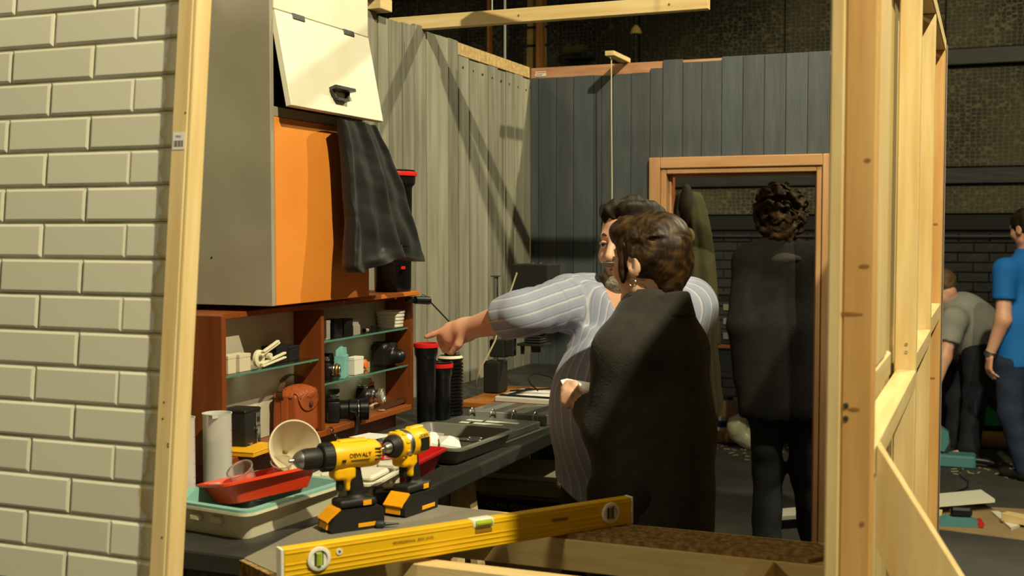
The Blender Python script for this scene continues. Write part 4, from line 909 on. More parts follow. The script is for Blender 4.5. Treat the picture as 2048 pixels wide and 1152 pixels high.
# boxes under the counter
bxm = mat('black_printed_card', '17140f', 0.6); gold = mat('faded_gold_ink', 'a58a58', 0.6)
b1 = thing('printing_kit_box', 'black printed photographic kit box under the counter', 'box', (0.56, -2.02, 0.46), 0)
stl = thing('low_stool', 'plain timber stand carrying the kit box under the counter', 'stand', (0.60, -1.42, 0)); MB().box((-0.22, -0.20, 0.37), (0.22, 0.20, 0.40), .003).build('top', pine_y, stl)
for x in (-.19, .19):
    for y in (-.17, .17): MB().box((x - .02, y - .02, 0), (x + .02, y + .02, .3697), .002).build('leg', pine, stl)
b1.location = (0.60, -1.42, 0.4004)
MB().box((-0.20, -0.17, 0), (0.20, 0.17, 0.225), .002).build('carton', bxm, b1); MB().box((-0.201, -0.171, 0.2253), (0.201, 0.171, 0.238), .002).build('lid', mat('brown_card_lid', '6b5a3a', .7), b1)
for k, ln in enumerate(('ALL THE EQUIPMENT', 'REQUIRED TO PRODUCE YOUR', 'OWN BLACK & WHITE OR', 'COLOUR PRINTS')):
    text('print', ln, 0.024, gold, b1, frame((-0.16, -0.1706, 0.195 - 0.036 * k), (1, 0, 0), (0, 0, 1)), 0.0002, 'LEFT')
b2 = thing('paper_carton', 'worn cream carton lying on the kit box', 'box', (0.60, -1.43, 0.6388), 0.05)
MB().box((-0.19, -0.16, 0), (0.19, 0.16, 0.055), .004).build('carton', mat('worn_cream_card', 'a99c6f', .75, col2='8a7d52', scale=10, bump=.1), b2); MB().box((-0.17, -0.15, 0.0552), (0.17, 0.15, 0.075), .002).build('lid', mat('pale_card', 'b9b39a', .7), b2)

# ================================================================== TOOLS ON THE BENCH
yel = mat('tool_yellow', 'f0b80e', 0.42); tblk = mat('tool_rubber_black', '191917', 0.55); ygold = mat('battery_yellow', 'f0a50a', 0.42)
def drill(name, label, loc, rz, impact=False):
    t = thing(name, label, 'drill', loc, rz)           # chuck looks along local +x
    za = 0.163
    A_ = lambda x=0: frame((x, 0, za), (0, 1, 0), (0, 0, 1))      # local z of the lathe = +x
    if not impact:
        MB().lathe([(0.0, -0.080), (0.022, -0.079), (0.028, -0.072), (0.0305, -0.062), (0.0315, 0.0), (0.0325, 0.028), (0.031, 0.034), (0, .034)], 32, A_()).build('motor_housing', yel, t, 35)
        MB().lathe([(0.0275, 0.0342), (0.031, 0.036), (0.031, 0.058), (0.027, 0.061), (0, .061)], 32, A_()).build('clutch_ring', tblk, t, 35)
        MB().lathe([(0.0225, 0.0612), (0.0235, 0.070), (0.0235, 0.092), (0.021, 0.104), (0, .104)], 28, A_()).build('chuck_sleeve', tblk, t, 35)
        MB().lathe([(0.0205, 0.1042), (0.018, 0.112), (0.009, 0.121), (0, .121)], 28, A_()).build('chuck_nose', steel, t, 35)
        MB().lathe([(0.0045, 0.1212), (0.004, 0.131), (0, .132)], 12, A_()).build('bit_tip', steel, t, 35)
        for k in range(14):
            a = 2 * math.pi * k / 14; MB().box((0.038, -0.0022, 0.0308), (0.056, 0.0022, 0.0322)).build('grip_rib', tblk, t).matrix_local = Matrix.Translation((0, 0, za)) @ Matrix.Rotation(a, 4, 'X')
        MB().box((-0.05, -0.012, 0.0), (0.02, 0.012, 0.010), .004).build('top_ridge', yel, t).location = (0, 0, za + 0.025)
        for s in (-1, 1):
            for k in range(4): MB().box((-0.074 + 0.0, s * 0.0285, za - 0.012 + 0.008 * k), (-0.058, s * 0.0305, za - 0.009 + 0.008 * k), .0004).build('air_slot', tblk, t)
            text('brand', 'DEWALT', 0.013, ink_k, t, frame((-0.022, s * 0.0322, za + 0.003), (-s, 0, 0), (0, 0, 1)), 0.0004)
            MB().box((-0.045, s * 0.0310 - .0006, za - 0.0085), (0.0, s * 0.0310 + .0006, za - 0.0070)).build('print_line', ink_k, t)
            MB().box((0.012, s * 0.0318 - .0006, za - 0.010), (0.022, s * 0.0318 + .0006, za - 0.004)).build('clutch_mark', ink_k, t)
    else:
        MB().lathe([(0.0, -0.062), (0.024, -0.061), (0.031, -0.052), (0.033, -0.03), (0.033, 0.0), (0.031, 0.006), (0, .006)], 32, A_()).build('motor_housing', yel, t, 35)
        MB().lathe([(0.0312, 0.0062), (0.033, 0.010), (0.033, 0.020), (0.030, 0.024), (0, .024)], 32, A_()).build('gear_case', steel, t, 35)
        MB().lathe([(0.030, 0.0242), (0.033, 0.027), (0.033, 0.040), (0.029, 0.046), (0, .046)], 32, A_()).build('clutch_ring', yel, t, 35)
        MB().lathe([(0.026, 0.0462), (0.027, 0.052), (0.024, 0.062), (0.019, 0.070), (0, .070)], 28, A_()).build('chuck_sleeve', tblk, t, 35)
        MB().lathe([(0.014, 0.0702), (0.011, 0.080), (0.009, .084), (0, .084)], 24, A_()).build('chuck_nose', steel, t, 35); MB().lathe([(0.004, 0.0842), (0.004, 0.100), (0.0028, .120), (0, .122)], 12, A_()).build('bit', steel, t, 35)
        for k in range(10):
            a = 2 * math.pi * k / 10; MB().box((0.029, -0.003, 0.0325), (0.041, 0.003, 0.0355), .001).build('grip_rib', yel, t).matrix_local = Matrix.Translation((0, 0, za)) @ Matrix.Rotation(a, 4, 'X')
        for s in (-1, 1):
            MB().box((-0.045, s * 0.0325 - .001, za - 0.018), (-0.012, s * 0.0325 + .001, za + 0.012), .0006).build('side_grip', tblk, t)
            text('brand', 'DEWALT', 0.010, ink_k, t, frame((-0.026, s * 0.0338, za + 0.018), (-s, 0, 0), (0, 0, 1)), 0.0004)
        MB().box((-0.055, -0.010, 0.0), (-0.005, 0.010, 0.008), .003).build('top_ridge', yel, t).location = (0, 0, za + 0.028)
    # handle, trigger guard, battery
    def hs(P):
        d = U(0.012, ecap(P, (-0.012, 0, za - 0.03), (-0.028, 0, 0.062), 0.0225, 0.0195, (0, 1, 0), 0.78), rbox(P, (-0.020, 0, 0.058), (0.046, 0.026, 0.010), 0.008))
        return d
    sdf_mesh('handle', hs, (-.09, -.04, .03), (.06, .04, za - 0.020), .0035, tblk, t)
    def ys2(P):
        d = U(0.010, rbox(P, (0.008, 0, za - 0.036), (0.026, 0.021, 0.016), 0.008), rbox(P, (0.001, 0, za - 0.052), (0.006, 0.019, 0.026), 0.006))
        return d
    sdf_mesh('trigger_housing', ys2, (-.04, -.035, .07), (.06, .035, za), .0035, yel, t)
    MB().box((0.0075, -0.009, za - 0.078), (0.022, 0.009, za - 0.051), .005, seg=2).build('trigger', tblk, t, 40)
    ba = MB().prism([(-0.075, 0.0), (0.046, 0.0), (0.052, 0.006), (0.050, 0.020), (0.034, 0.038), (0.02, 0.047), (-0.072, 0.047), (-0.078, 0.040), (-0.078, 0.004)], -0.033, 0.033, frame((0, 0, 0), (1, 0, 0), (0, 0, 1))).build('battery', tblk, t)
    MB().prism([(0.0465, 0.0305), (0.0545, 0.0225), (0.0575, 0.0265), (0.0350, 0.0465), (0.026, 0.0525), (0.022, 0.0482)], -0.026, 0.026, frame((0, 0, 0), (1, 0, 0), (0, 0, 1))).build('battery_shoulder', ygold, ba)
    MB().prism([(0.0525, 0.007), (0.0560, 0.007), (0.0545, 0.0200), (0.0505, 0.0215)], -0.020, 0.020, frame((0, 0, 0), (1, 0, 0), (0, 0, 1))).build('release_button', ygold, ba)
    for s in (-1, 1):
        MB().box((-0.065, s * 0.0332 - .0008, 0.006), (-0.015, s * 0.0332 + .0008, 0.015), .0004).build('battery_stripe', ygold, ba)
        MB().box((-0.05, s * 0.0262 - .001, 0.052), (-0.030, s * 0.0262 + .001, 0.063), .0004).build('foot_badge', ygold, t)
    return t
drill('cordless_drill', 'yellow and black cordless drill with black chuck on the grey board', tuple(hit(692, 1056, 2, ZB)), math.atan2(-0.81, -0.59))
drill('cordless_drill', 'yellow and black drill with silver collar and screwdriver bit', tuple(hit(814, 1024, 2, ZB)), math.radians(-100), True)
bt_ = thing('spare_battery', 'spare black drill battery behind the second drill', 'battery', (0.820, -2.935, ZB), 0.6)
bt_.location = tuple(hit(790, 1004, 2, ZB))
MB().box((-0.05, -0.032, 0), (0.05, 0.032, 0.034), .008, seg=2).build('case', tblk, bt_, 40); MB().box((-0.028, -0.022, 0.0342), (0.03, 0.022, 0.042), .003).build('terminal_block', mat('battery_brown', '6b4a1c', .5), bt_)
kb = thing('chuck_key', 'small dark countersink bit lying beside the drill', 'bit', hit(752, 1049, 2, ZB + .008), 0.55)
MB().lathe([(0.0075, 0), (0.0085, .004), (.0085, .016), (.004, .020), (0.003, .034), (0.0015, .05), (0, .052)], 14, frame((0, 0, 0), (0, 1, 0), (0, 0, 1))).build('shank', dark_grey, kb, 35)

# spirit level
a, b = hit(557, 1097, 2, ZB + .06)[:2], hit(1260, 992, 2, ZB + .06)[:2]; d = b - a; Ln = float(np.linalg.norm(d))
lv = thing('spirit_level', 'long yellow spirit level lying across the bench', 'spirit level', (a[0], a[1], ZB), math.atan2(d[1], d[0]))
lvy = mat('level_yellow', 'e2b211', 0.4); lvw = mat('level_white', 'dfdccb', 0.45); vial = mat('vial_green', 'b7cf3a', 0.15, trans=.4)
LB = MB().box((0.006, -0.012, 0.0), (Ln - 0.006, 0.012, 0.060), .0015).build('beam', lvy, lv)
for z in (0.009, 0.019, 0.029, 0.051): MB().box((0.008, -0.0132, z - 0.0016), (Ln - 0.008, -0.0122, z + 0.0016), .0003).build('ridge', lvy, LB)
for x0 in (0.0, Ln - 0.0058): MB().box((x0, -0.0128, -0.0002), (x0 + 0.0058, 0.0128, 0.0608), .001).build('end_cap', lvw, lv)
for x in (0.075, Ln - 0.065):
    r_ = MB().lathe([(0.0165, 0), (0.0225, 0), (0.0235, .0015), (0.0235, .0035), (.0215, .0045), (0.0165, 0.0045), (.0165, 0)], 32, frame((x, -0.0133, 0.033), (1, 0, 0), (0, 0, 1)), cap=False).build('vial_ring', lvw, lv, 35)
    MB().cyl((x, -0.0128, 0.033), (x, -0.0150, 0.033), 0.0163, n=28).build('vial_window', lvw, lv); MB().cyl((x, -0.0165, 0.022), (x, -0.0165, 0.044), 0.0062, n=14).build('vial', vial if x < .3 else mat('vial_dark', '4b4a2a', .2), r_)
    MB().box((x - 0.009, -0.0158, 0.0195), (x - 0.0066, -0.0151, 0.0465)).build('vial_line', ink_k, r_); MB().box((x + 0.0066, -0.0158, 0.0195), (x + 0.009, -0.0151, 0.0465)).build('vial_line', ink_k, r_)
xm_ = Ln * 0.53
MB().box((xm_ - 0.026, -0.0142, 0.0445), (xm_ + 0.026, 0.0142, 0.0620), .004, seg=2).build('centre_vial_housing', lvw, lv, 40); MB().cyl((xm_ - 0.019, -0.0130, 0.0535), (xm_ + 0.019, -0.0130, 0.0535), 0.0062, n=14).build('vial', vial, lv, 40)
MB().cyl((0.118, -0.0120, 0.040), (0.118, -0.0138, 0.040), 0.0065, n=18).build('badge', lvw, lv); MB().cyl((0.118, -0.0138, 0.040), (0.118, -0.0144, 0.040), 0.0038, n=3).build('badge_mark', ink_k, lv)
fade = mat('faded_print', '8a6c1c', .6)
text('print', 'PROFESSIONAL  BOX LEVEL', 0.0075, fade, lv, frame((Ln * .335, -0.0136, 0.040), (1, 0, 0), (0, 0, 1)), 0.0002)
MB().box((xm_ - 0.02, -0.0137, 0.034), (xm_ + 0.02, -0.0133, 0.041)).build('print_block', fade, lv); MB().box((Ln * .735, -0.0137, 0.032), (Ln * .785, -0.0133, 0.0385)).build('print_block', fade, lv)
# ================================================================== TIMBERS ABOVE THE SET
bm_t = thing('roof_batten', 'long pine batten lying across the top of the board wall', 'timber', (0.6, -1.19, 2.408))
MB().box((-0.75, -0.020, 0.0), (0.565, 0.020, 0.054), .002).build('timber', pine_x, bm_t)
for x in (-0.18, 0.42): MB().cyl((x, -0.0203, 0.025), (x, -0.0208, 0.025), 0.005, n=8).build('knot', knot, bm_t)
MB().cyl((-0.30, 0.0, 0.0545), (-0.30, 0.0, 0.12), 0.0035, n=8).build('nail_rod', steel, bm_t)
ob = thing('corner_timber', 'short pine block on the wall top beside the cabinet', 'timber', (0.03, -1.60, 2.412))
MB().box((-0.06, -0.045, 0), (0.02, 0.045, 0.045), .002).build('block', pine_y, ob); MB().box((-0.055, -0.30, 0.0455), (0.015, 0.044, 0.085), .002).build('rail', pine_y, ob)
off = thing('timber_offcut', 'pine offcut jutting forward from the top of the dark wall', 'timber', (0.485, 0.0, 2.4085))
MB().box((-0.022, -0.235, 0.0), (0.022, 0.035, 0.022), .0015).build('timber', pine_y, off)
MB().tube([(0.0, -0.215, 0.0), (0.0, -0.215, -0.012), (0.0, -0.205, -0.018), (0.0, -0.195, -0.010)], 0.0022, 6).build('hook', steel, off)
pc_ = thing('pull_cord', 'thin cream pull cord hanging from the pine offcut', 'cord', (0.485, -0.205, 2.39))
MB().tube([(0, 0, 0), (0.002, -.001, -0.25), (0.006, -.002, -0.55), (0.010, -.004, -0.95), (0.008, -.002, -1.2)], 0.0028, 6).build('cord', mat('cream_cord', 'cfc49a', .7), pc_, 60)
MB().lathe([(0.002, -1.2), (0.010, -1.21), (.012, -1.235), (.008, -1.25), (0, -1.25)], 12, Matrix.Translation((0.008, -.002, 0))).build('pull', cr_p, pc_, 40)

hb2 = thing('shadow_batten', 'pine batten added out of view above the set to shade the cabinet flap', 'timber', (0.95, -1.66, 2.66))  # unseen batten, added so its shadow band falls across the cream flap
R1, R2 = Vector((0.45, -1.46, 2.62)), Vector((1.55, -1.90, 2.75)); O1 = Vector((0.95, -1.66, 2.66))
MB().bar(R1 - O1, R2 - O1, 0.05, 0.05).build('timber', pine_x, hb2)
for q in (R1.lerp(R2, .08), R1.lerp(R2, .92)): MB().cyl(q - O1 + Vector((0, 0, .0255)), q - O1 + Vector((0, 0, 2.4)), 0.002, n=6).build('hanging_wire', steel, hb2)
# ================================================================== BEHIND THE SET
def post(name, label, px, y, w_, m, z1=4.6, cat='post'):
    p_ = hit(px, 60, 1, y); t = thing(name, label, cat, (p_[0], y, 0))
    MB().box((-w_ / 2, -0.03, 0), (w_ / 2, 0.03, z1), .003).build('upright', m, t); MB().box((-w_ / 2 - .03, -0.05, 0), (w_ / 2 + .03, -0.0305, 0.05), .003).build('foot', m, t)
    return t
ochre = mat('ochre_timber', 'a8702c', 0.7, col2='8f5b20', scale=3, stretch=(10, 10, 1))
post('timber_post', 'thin ochre post standing far behind the board wall', 979, 3.0, 0.022, ochre)
post('timber_post', 'broad ochre post in front of the cream backdrop', 1081, 3.0, 0.055, ochre)
sp2 = thing('steel_pole', 'thin white pole standing behind the wall corner', 'pole', (hit(1010, 60, 1, 1.5)[0], 1.5, 0)); MB().cyl((0, 0, 0.02), (0, 0, 3.1), 0.008, n=10).build('tube', mat('white_pole', 'b9b8ad', .4), sp2); MB().cyl((0, 0, 0), (0, 0, .0198), 0.06, n=16).build('base', dark_grey, sp2)
cbk = thing('cream_backdrop', 'cream painted board behind the broad ochre post', 'backdrop', (hit(1068, 60, 1, 3.1)[0], 3.1, 0)); bdm = mat('cream_backdrop', 'a88f4e', .8, col2='8f7437', scale=4)
MB().prism([(-0.09, 0), (0.11, 0), (0.10, 3.4), (-0.05, 3.4)], -0.012, 0.012, frame((0, 0, 0), (1, 0, 0), (0, 0, 1))).build('board', bdm, cbk)
for z in (2.70, 3.02, 3.16): MB().box((-0.10, -0.02, z), (0.14, -0.0125, z + 0.018), .002).build('strap', black_matte, cbk)
hp = thing('hanging_lamp', 'small yellow lantern hanging on a wire behind the dark wall', 'lamp', (hit(1272, 60, 1, 2.8)[0], 2.8, 3.02))
MB().lathe([(0.012, 0.06), (0.03, 0.04), (0.045, 0.0), (0.04, -0.005), (0.0, 0.02)], 16).build('shade', mat('yellowed_shade', 'a08a48', .6), hp, 40); MB().cyl((0, 0, -0.03), (0, 0, 0.005), 0.014, n=12).build('holder', black_plastic, hp); MB().cyl((0, 0, .06), (0, 0, 1.4), 0.003, n=6).build('wire', dark_grey, hp); MB().cyl((0, 0, -.6), (0, 0, -.03), 0.003, n=6).build('tail_wire', dark_grey, hp)
rl = thing('duct_roll', 'dusty roll resting on the hall wall bracket', 'roll', (hit(1150, 75, 1, 3.88)[0], 3.88, 3.1)); MB().cyl((-0.1, 0, 0), (0.09, 0, .012), 0.035, n=16).build('roll', mat('dusty_roll', '5d5532', .9), rl, 50); MB().box((-.12, .03, -.06), (.12, .185, -.04), .003).build('bracket', ledge_m, rl)

# coat on the post behind the door
pp_ = post('timber_post', 'rusty orange post behind the door jamb carrying the coat', 1343, 0.62, 0.036, mat('rust_timber', '8f4a18', .6), 2.3)
P_ = [hit(1365, 396, 1, .62), hit(1425, 640, 1, .62)]
ol = mat('olive_canvas', '45421f', 0.85, col2='38361a', scale=9, bump=.2, bscale=18); pal = mat('pale_lining', '857b48', 0.85)
def coat_sdf(P):
    z = P[:, 2]; t = np.clip((0.0 - z) / 0.75, 0, 1); wv = 0.05 + 0.085 * t ** 0.45; dx = 0.05 * t
    a = np.arctan2(P[:, 1], P[:, 0] - dx); r = np.sqrt(((P[:, 0] - dx) / wv) ** 2 + (P[:, 1] / (wv * 0.55)) ** 2)
    d = (r - 1 - 0.10 * np.sin(5 * a + 4 * t) - 0.06 * np.sin(9 * a)) * wv * 0.5
    return np.maximum(np.maximum(d, z - 0.0), -0.80 - z)
ct_ = thing('olive_coat', 'olive canvas coat hanging on the rusty post', 'coat', tuple(hit(1368, 400, 1, .62))); ct_.location = (float(hit(1376, 400, 1, .55)[0]), 0.55, 1.80)
sdf_mesh('coat', coat_sdf, (-.2, -.2, -.86), (.35, .2, .05), .012, ol, ct_)
sdf_mesh('hood', lambda P: U(.02, ell(P, (0.0, -0.03, -0.07), (0.04, 0.03, 0.11)), ell(P, (0.012, -0.035, -0.2), (0.035, 0.025, 0.06))) + .003 * vnoise(P, 60, 2), (-.08, -.1, -.3), (.1, .06, .06), .006, mat('dark_brown_cloth', '2a1f10', .85), ct_)
sdf_mesh('collar', lambda P: ell(P, (0.02, -0.055, -0.235), (0.03, 0.022, 0.045)) + .003 * vnoise(P, 50, 5), (-.05, -.12, -.32), (.09, .02, -.15), .006, pal, ct_)
MB().tube([(0.0, -0.08, -0.26), (0.004, -0.095, -0.33), (-0.002, -0.10, -0.40)], 0.004, 6).build('toggle_cord', black_matte, ct_)

# bench with tool cases by the far wall
wbx = thing('tool_bench', 'dark bench with an orange-brown top by the hall wall', 'bench', (0.55, 2.75, 0))
zt = float(hit(1460, 690, 1, 2.6)[2])
MB().box((-0.35, -0.16, zt - 0.025), (0.5, 0.28, zt), .003).build('top', mat('worn_orange_wood', '7d4a1a', .6, col2='5f3512', scale=6), wbx); MB().box((-0.33, -0.14, zt - 0.19), (0.48, 0.26, zt - 0.0255), .003).build('apron', black_matte, wbx)
for x in (-.3, .45):
    for y in (-.11, .23): MB().box((x - .03, y - .03, 0), (x + .03, y + .03, zt - .1905), .003).build('leg', black_matte, wbx)
zz = zt + .0004
for k in range(3):
    h_ = (0.105, 0.10, 0.095)[k]
    tcs = thing('tool_case', ('bottom black tool case of the stack on the bench', 'middle black tool case of the stack on the bench', 'top black tool case of the stack on the bench')[k], 'tool case', (0.545, 2.74, zz), 0, 'stacked black tool cases')
    MB().box((-0.16, -0.11, 0), (0.18, 0.13, h_ * 0.62), .006).build('case', mat('tool_case_black', '1e1d18', .5), tcs); MB().box((-0.162, -0.112, h_ * 0.625), (0.182, 0.132, h_ - .001), .006).build('lid', mat('tool_case_black', '1e1d18', .5), tcs)
    for x in (-0.10, 0.10): MB().box((x - 0.02, -0.122, h_ * 0.35), (x + 0.02, -0.1125, h_ * 0.8), .002).build('latch', steel if k < 2 else mat('dull_latch', '6b6550', .5), tcs)
    MB().box((-0.05, -0.125, h_ * .45), (0.05, -0.1125, h_ * .6), .003).build('handle', black_plastic, tcs)
    zz += h_
tb = thing('tool_tray', 'flat black tray on top of the tool cases', 'tray', (0.52, 2.74, zz + .0004)); tray_mesh(0.42, 0.26, 0.055, black_matte, 'basin', tb, spout=False)
wr_ = thing('rag', 'crumpled white rag lying on the black tray', 'rag', (0.56, 2.70, zz + .052)); sdf_mesh('cloth', lambda P: U(.01, ell(P, (0, 0, .012), (.06, .04, .014)), ell(P, (.01, 0, .035), (.028, .03, .026))) + .004 * vnoise(P, 90, 4), (-.09, -.07, -.01), (.09, .07, .08), .006, white_paper, wr_)
hb = thing('holdall', 'black holdall leaning beside the tool cases', 'bag', (0.27, 2.70, zt + .0004)); sdf_mesh('bag', lambda P: np.maximum(ell(P, (0, 0, .1), (.09, .07, .14)) + .005 * vnoise(P, 30, 6), -P[:, 2]), (-.13, -.11, -.02), (.13, .11, .27), .01, black_matte, hb); MB().bar((-.02, -.07, .2), (.03, -.075, .25), .02, .004).build('label_tag', white_card, hb)
# pots and cans under the bench
def can(name, label, cat, loc, r, h_, m, lidm=None, lab=None):
    t = thing(name, label, cat, loc); MB().lathe([(r * .97, 0), (r, .004), (r, h_ - .006), (r * .97, h_), (0, h_)], 20).build('body', m, t, 35)
    if lidm: MB().lathe([(r * .55, h_ + .0003), (r * .55, h_ + .02), (r * .45, h_ + .03), (0, h_ + .03)], 16).build('cap', lidm, t, 35)
    if lab: MB().lathe([(r * 1.004, h_ * .25), (r * 1.012, h_ * .26), (r * 1.012, h_ * .7), (r * 1.004, h_ * .71)], 20, cap=False).build('label_band', lab, t, 35)
    return t
blue_p = mat('blue_plastic', '1d2c52', .4)
can('paint_can', 'pale paint can with a peach label under the bench', 'can', (0.30, 3.42, 0.0), 0.075, 0.30, mat('peach_label', 'b08a66', .6), blue_p)
can('spray_can', 'slim cream spray can under the bench', 'can', (0.165, 3.40, 0.0), 0.035, 0.31, mat('cream_tin', 'a39a7c', .5), None, mat('grey_tin', '6d6a5c', .5))
can('bottle', 'blue plastic bottle in front of the paint can', 'bottle', (0.285, 3.28, 0.0), 0.045, 0.16, blue_p, white_card, white_card)
kraft = mat('kraft_tube', 'b98b52', .7, col2='a97b43', scale=4, stretch=(1, 8, 8))
def tube_roll(label, x0, x1, y, r):
    t = thing('cardboard_tube', label, 'cardboard tube', ((x0 + x1) / 2, y, r), 0.0, 'cardboard tubes along the hall wall'); l_ = (x1 - x0) / 2
    MB().lathe([(r * .86, -l_), (r, -l_), (r, l_), (r * .86, l_), (r * .86, -l_)], 24, frame((0, 0, 0), (0, 1, 0), (0, 0, 1)), cap=False).build('tube', kraft, t, 40); return t
tube_roll('long cardboard tube on the floor below the bench', -0.6, 0.72, 3.22, 0.045)
tube_roll('thick cardboard tube on the floor behind the blue shirted man', 1.70, 2.9, 3.76, 0.062)
tube_roll('thin cardboard tube against the hall wall behind the curly haired person', 0.75, 1.30, 3.45, 0.03)
bw_ = thing('bubble_wrap', 'crumpled clear bubble wrap on the floor by the bench', 'bubble wrap', (0.50, 3.05, 0.0)); sdf_mesh('wrap', lambda P: np.maximum(U(.05, ell(P, (-.05, 0, .15), (.08, .08, .10), None), ell(P, (.06, 0, .07), (.10, .08, .075))) + .006 * vnoise(P, 70, 8), .001 - P[:, 2]), (-.2, -.14, -.02), (.22, .14, .3), .009, mat('bubble_film', 'b7b193', .35, trans=.2), bw_)
rdb = thing('timber_offcuts', 'low stack of red-painted boards by the hall wall', 'boards', (1.02, 3.35, 0))
for k in range(3): MB().box((-.16, -.05 + .01 * k, .028 * k), (.20, .05, .028 * k + .027), .002).build('board', (pine_x, pine_x, mat('red_paint', 'a33a33', .6))[k], rdb)
ofc = thing('wood_scrap', 'dark wood scrap on the floor beside the board stack', 'wood scrap', (1.0, 3.12, 0)); MB().prism([(-.08, -.02), (.06, -.03), (.09, .02), (-.05, .03)], 0, .03).build('scrap', mat('dark_scrap', '5c431e', .7), ofc)
# white boards on the floor and floor tools at the right
def plank_on(label, pts, z0, z1, m, name='white_board'):
    c_ = np.mean(pts, axis=0); t = thing(name, label, 'board', (c_[0], c_[1], 0)); 
    v = [(p_[0] - c_[0], p_[1] - c_[1], z0) for p_ in pts] + [(p_[0] - c_[0], p_[1] - c_[1], z1) for p_ in pts]
    MB().add(v, [(3, 2, 1, 0), (4, 5, 6, 7), (0, 1, 5, 4), (1, 2, 6, 5), (2, 3, 7, 6), (3, 0, 4, 7)]).build('board', m, t)
    for k, (x, y) in enumerate(((-.28, 0), (.28, 0))): MB().box((x - .02, y - .05, .0065), (x + .02, y + .05, z0 - .0003), .001).build('bearer', pine_y, t)
    return t
wbm = mat('white_board', 'd9d6c2', .5)
def quad(z, *pp): return [hit(x, y, 2, z)[:2] for x, y in pp]
plank_on('long white board lying on the floor behind the door', quad(.075, (1548, 1034), (1890, 1009), (1990, 998), (1958, 978), (1560, 1017))[0:1] + quad(.075, (1990, 998), (1962, 979), (1552, 1018)), .055, .075, wbm)
bm2 = mat('brown_board', '97815a', .75, col2='86714b', scale=5)
q = quad(0.006, (1870, 1056), (2090, 1084), (2090, 1020), (1870, 1008)); hbd = thing('hardboard_sheet', 'brown hardboard sheet lying on the floor at the right', 'board', (q[0][0], q[0][1], 0)); MB().prism([(p_[0] - q[0][0], p_[1] - q[0][1]) for p_ in q], 0.0004, .006).build('sheet', bm2, hbd)
p_ = hit(2010, 1040, 2, .02); w2 = thing('white_strip', 'short white strip on the brown hardboard sheet', 'strip', (p_[0], p_[1], .0064), 0.0)
qq = quad(.02, (1983, 1022), (1997, 1022), (2042, 1048), (2022, 1056)); MB().prism([(a[0] - p_[0], a[1] - p_[1]) for a in qq], 0, .014).build('strip', wbm, w2)
p_ = hit(2030, 1030, 2, .06); wk = thing('wood_block', 'pale wood block resting on the white strip', 'block', (p_[0], p_[1], .0209), -0.5); MB().box((-.06, -.035, 0), (.07, .035, .045), .003).build('block', pine_x, wk)
teal_t = mat('teal_tool', '4c7f80', .45); redk = mat('red_knob', 'b3261e', .4)
p_ = hit(1915, 1055, 2, 0.0064); pt = thing('power_planer', 'teal power tool with red ends under the white board', 'power tool', (p_[0], p_[1] + .05, .0068), 0.15)
MB().prism([(-.10, 0), (.10, 0), (.105, .03), (.06, .05), (-.06, .05), (-.105, .03)], -.035, .035, frame((0, 0, 0), (1, 0, 0), (0, 0, 1))).build('body', teal_t, pt)
MB().box((-.04, -.03, .0505), (.07, .03, .10), .012).build('motor', black_plastic, pt)
for x in (-.112, .112): MB().cyl((x, -.036, .02), (x, .036, .02), .018, n=14).build('end_roller', redk, pt)
p_ = hit(1905, 925, 2, .0); js = thing('mitre_saw', 'teal mitre saw standing on the floor at the right', 'saw', (p_[0] - .02, p_[1] - .12, 0), 0.0)
MB().box((-.20, -.09, 0), (.17, .09, .085), .012).build('base', teal_t, js); MB().prism([(-.17, .12), (-.03, .10), (.0, .16), (-.005, .23), (-.06, .27), (-.17, .28)], -.04, .04, frame((0, 0, 0), (1, 0, 0), (0, 0, 1))).build('motor_housing', teal_t, js)
MB().cyl((-.09, -.02, .16), (-.09, .02, .16), .10, n=28).build('blade_guard', dark_grey, js); MB().bar((-.15, .05, .08), (-.10, .05, .22), .04, .04).build('arm', black_plastic, js); MB().box((-.14, -.095, .086), (-.06, -.05, .098), .003).build('fence', mat('yellow_label', 'd4b318', .5), js)
MB().tube([(.17, 0, .05), (.24, .0, .045), (.30, -.01, .035)], .022, 10).build('nozzle', black_plastic, js, 50)
cb2 = thing('power_cable', 'black power cable snaking from the saw over the floor', 'cable', (p_[0], p_[1], 0))
pts = [hit(x, y, 2, .006) for x, y in ((1921, 927), (1923, 935), (1917, 945), (1925, 955), (1936, 962), (1935, 975), (1922, 980), (1905, 985), (1890, 990))]
MB().tube([(q_[0] - p_[0], q_[1] - p_[1], .006) for q_ in pts], .005, 6).build('cable', black_plastic, cb2, 60)
p_ = hit(1990, 868, 1, 3.35); gb_ = thing('green_crate', 'bright green plastic lid tilted against the hall wall', 'crate', (2.17, 3.62, 0), 0)
p_ = hit(1990, 866, 1, 3.4)
gb_.location = (float(hit(1984, 866, 1, 3.88)[0]), 3.90, 0.0)
MB().box((-.13, -.02, .13), (.13, .14, .15), .004).build('shelf_foot', black_matte, gb_); MB().box((-.12, .0, .0), (.12, .12, .1297), .004).build('support', black_matte, gb_)
gm = mat('green_plastic', '0b9a3c', .4); gx = MB().prism([(-.14, .155), (.09, .155), (.13, .165), (.13, .185), (-.09, .33), (-.14, .33)], -.012, .012, frame((0, -.035, 0), (1, 0, 0), (0, 0, 1))).build('lid', gm, gb_); MB().bar((-.14, -.052, .160), (.12, -.052, .160), .02, .012).build('rim', gm, gb_)
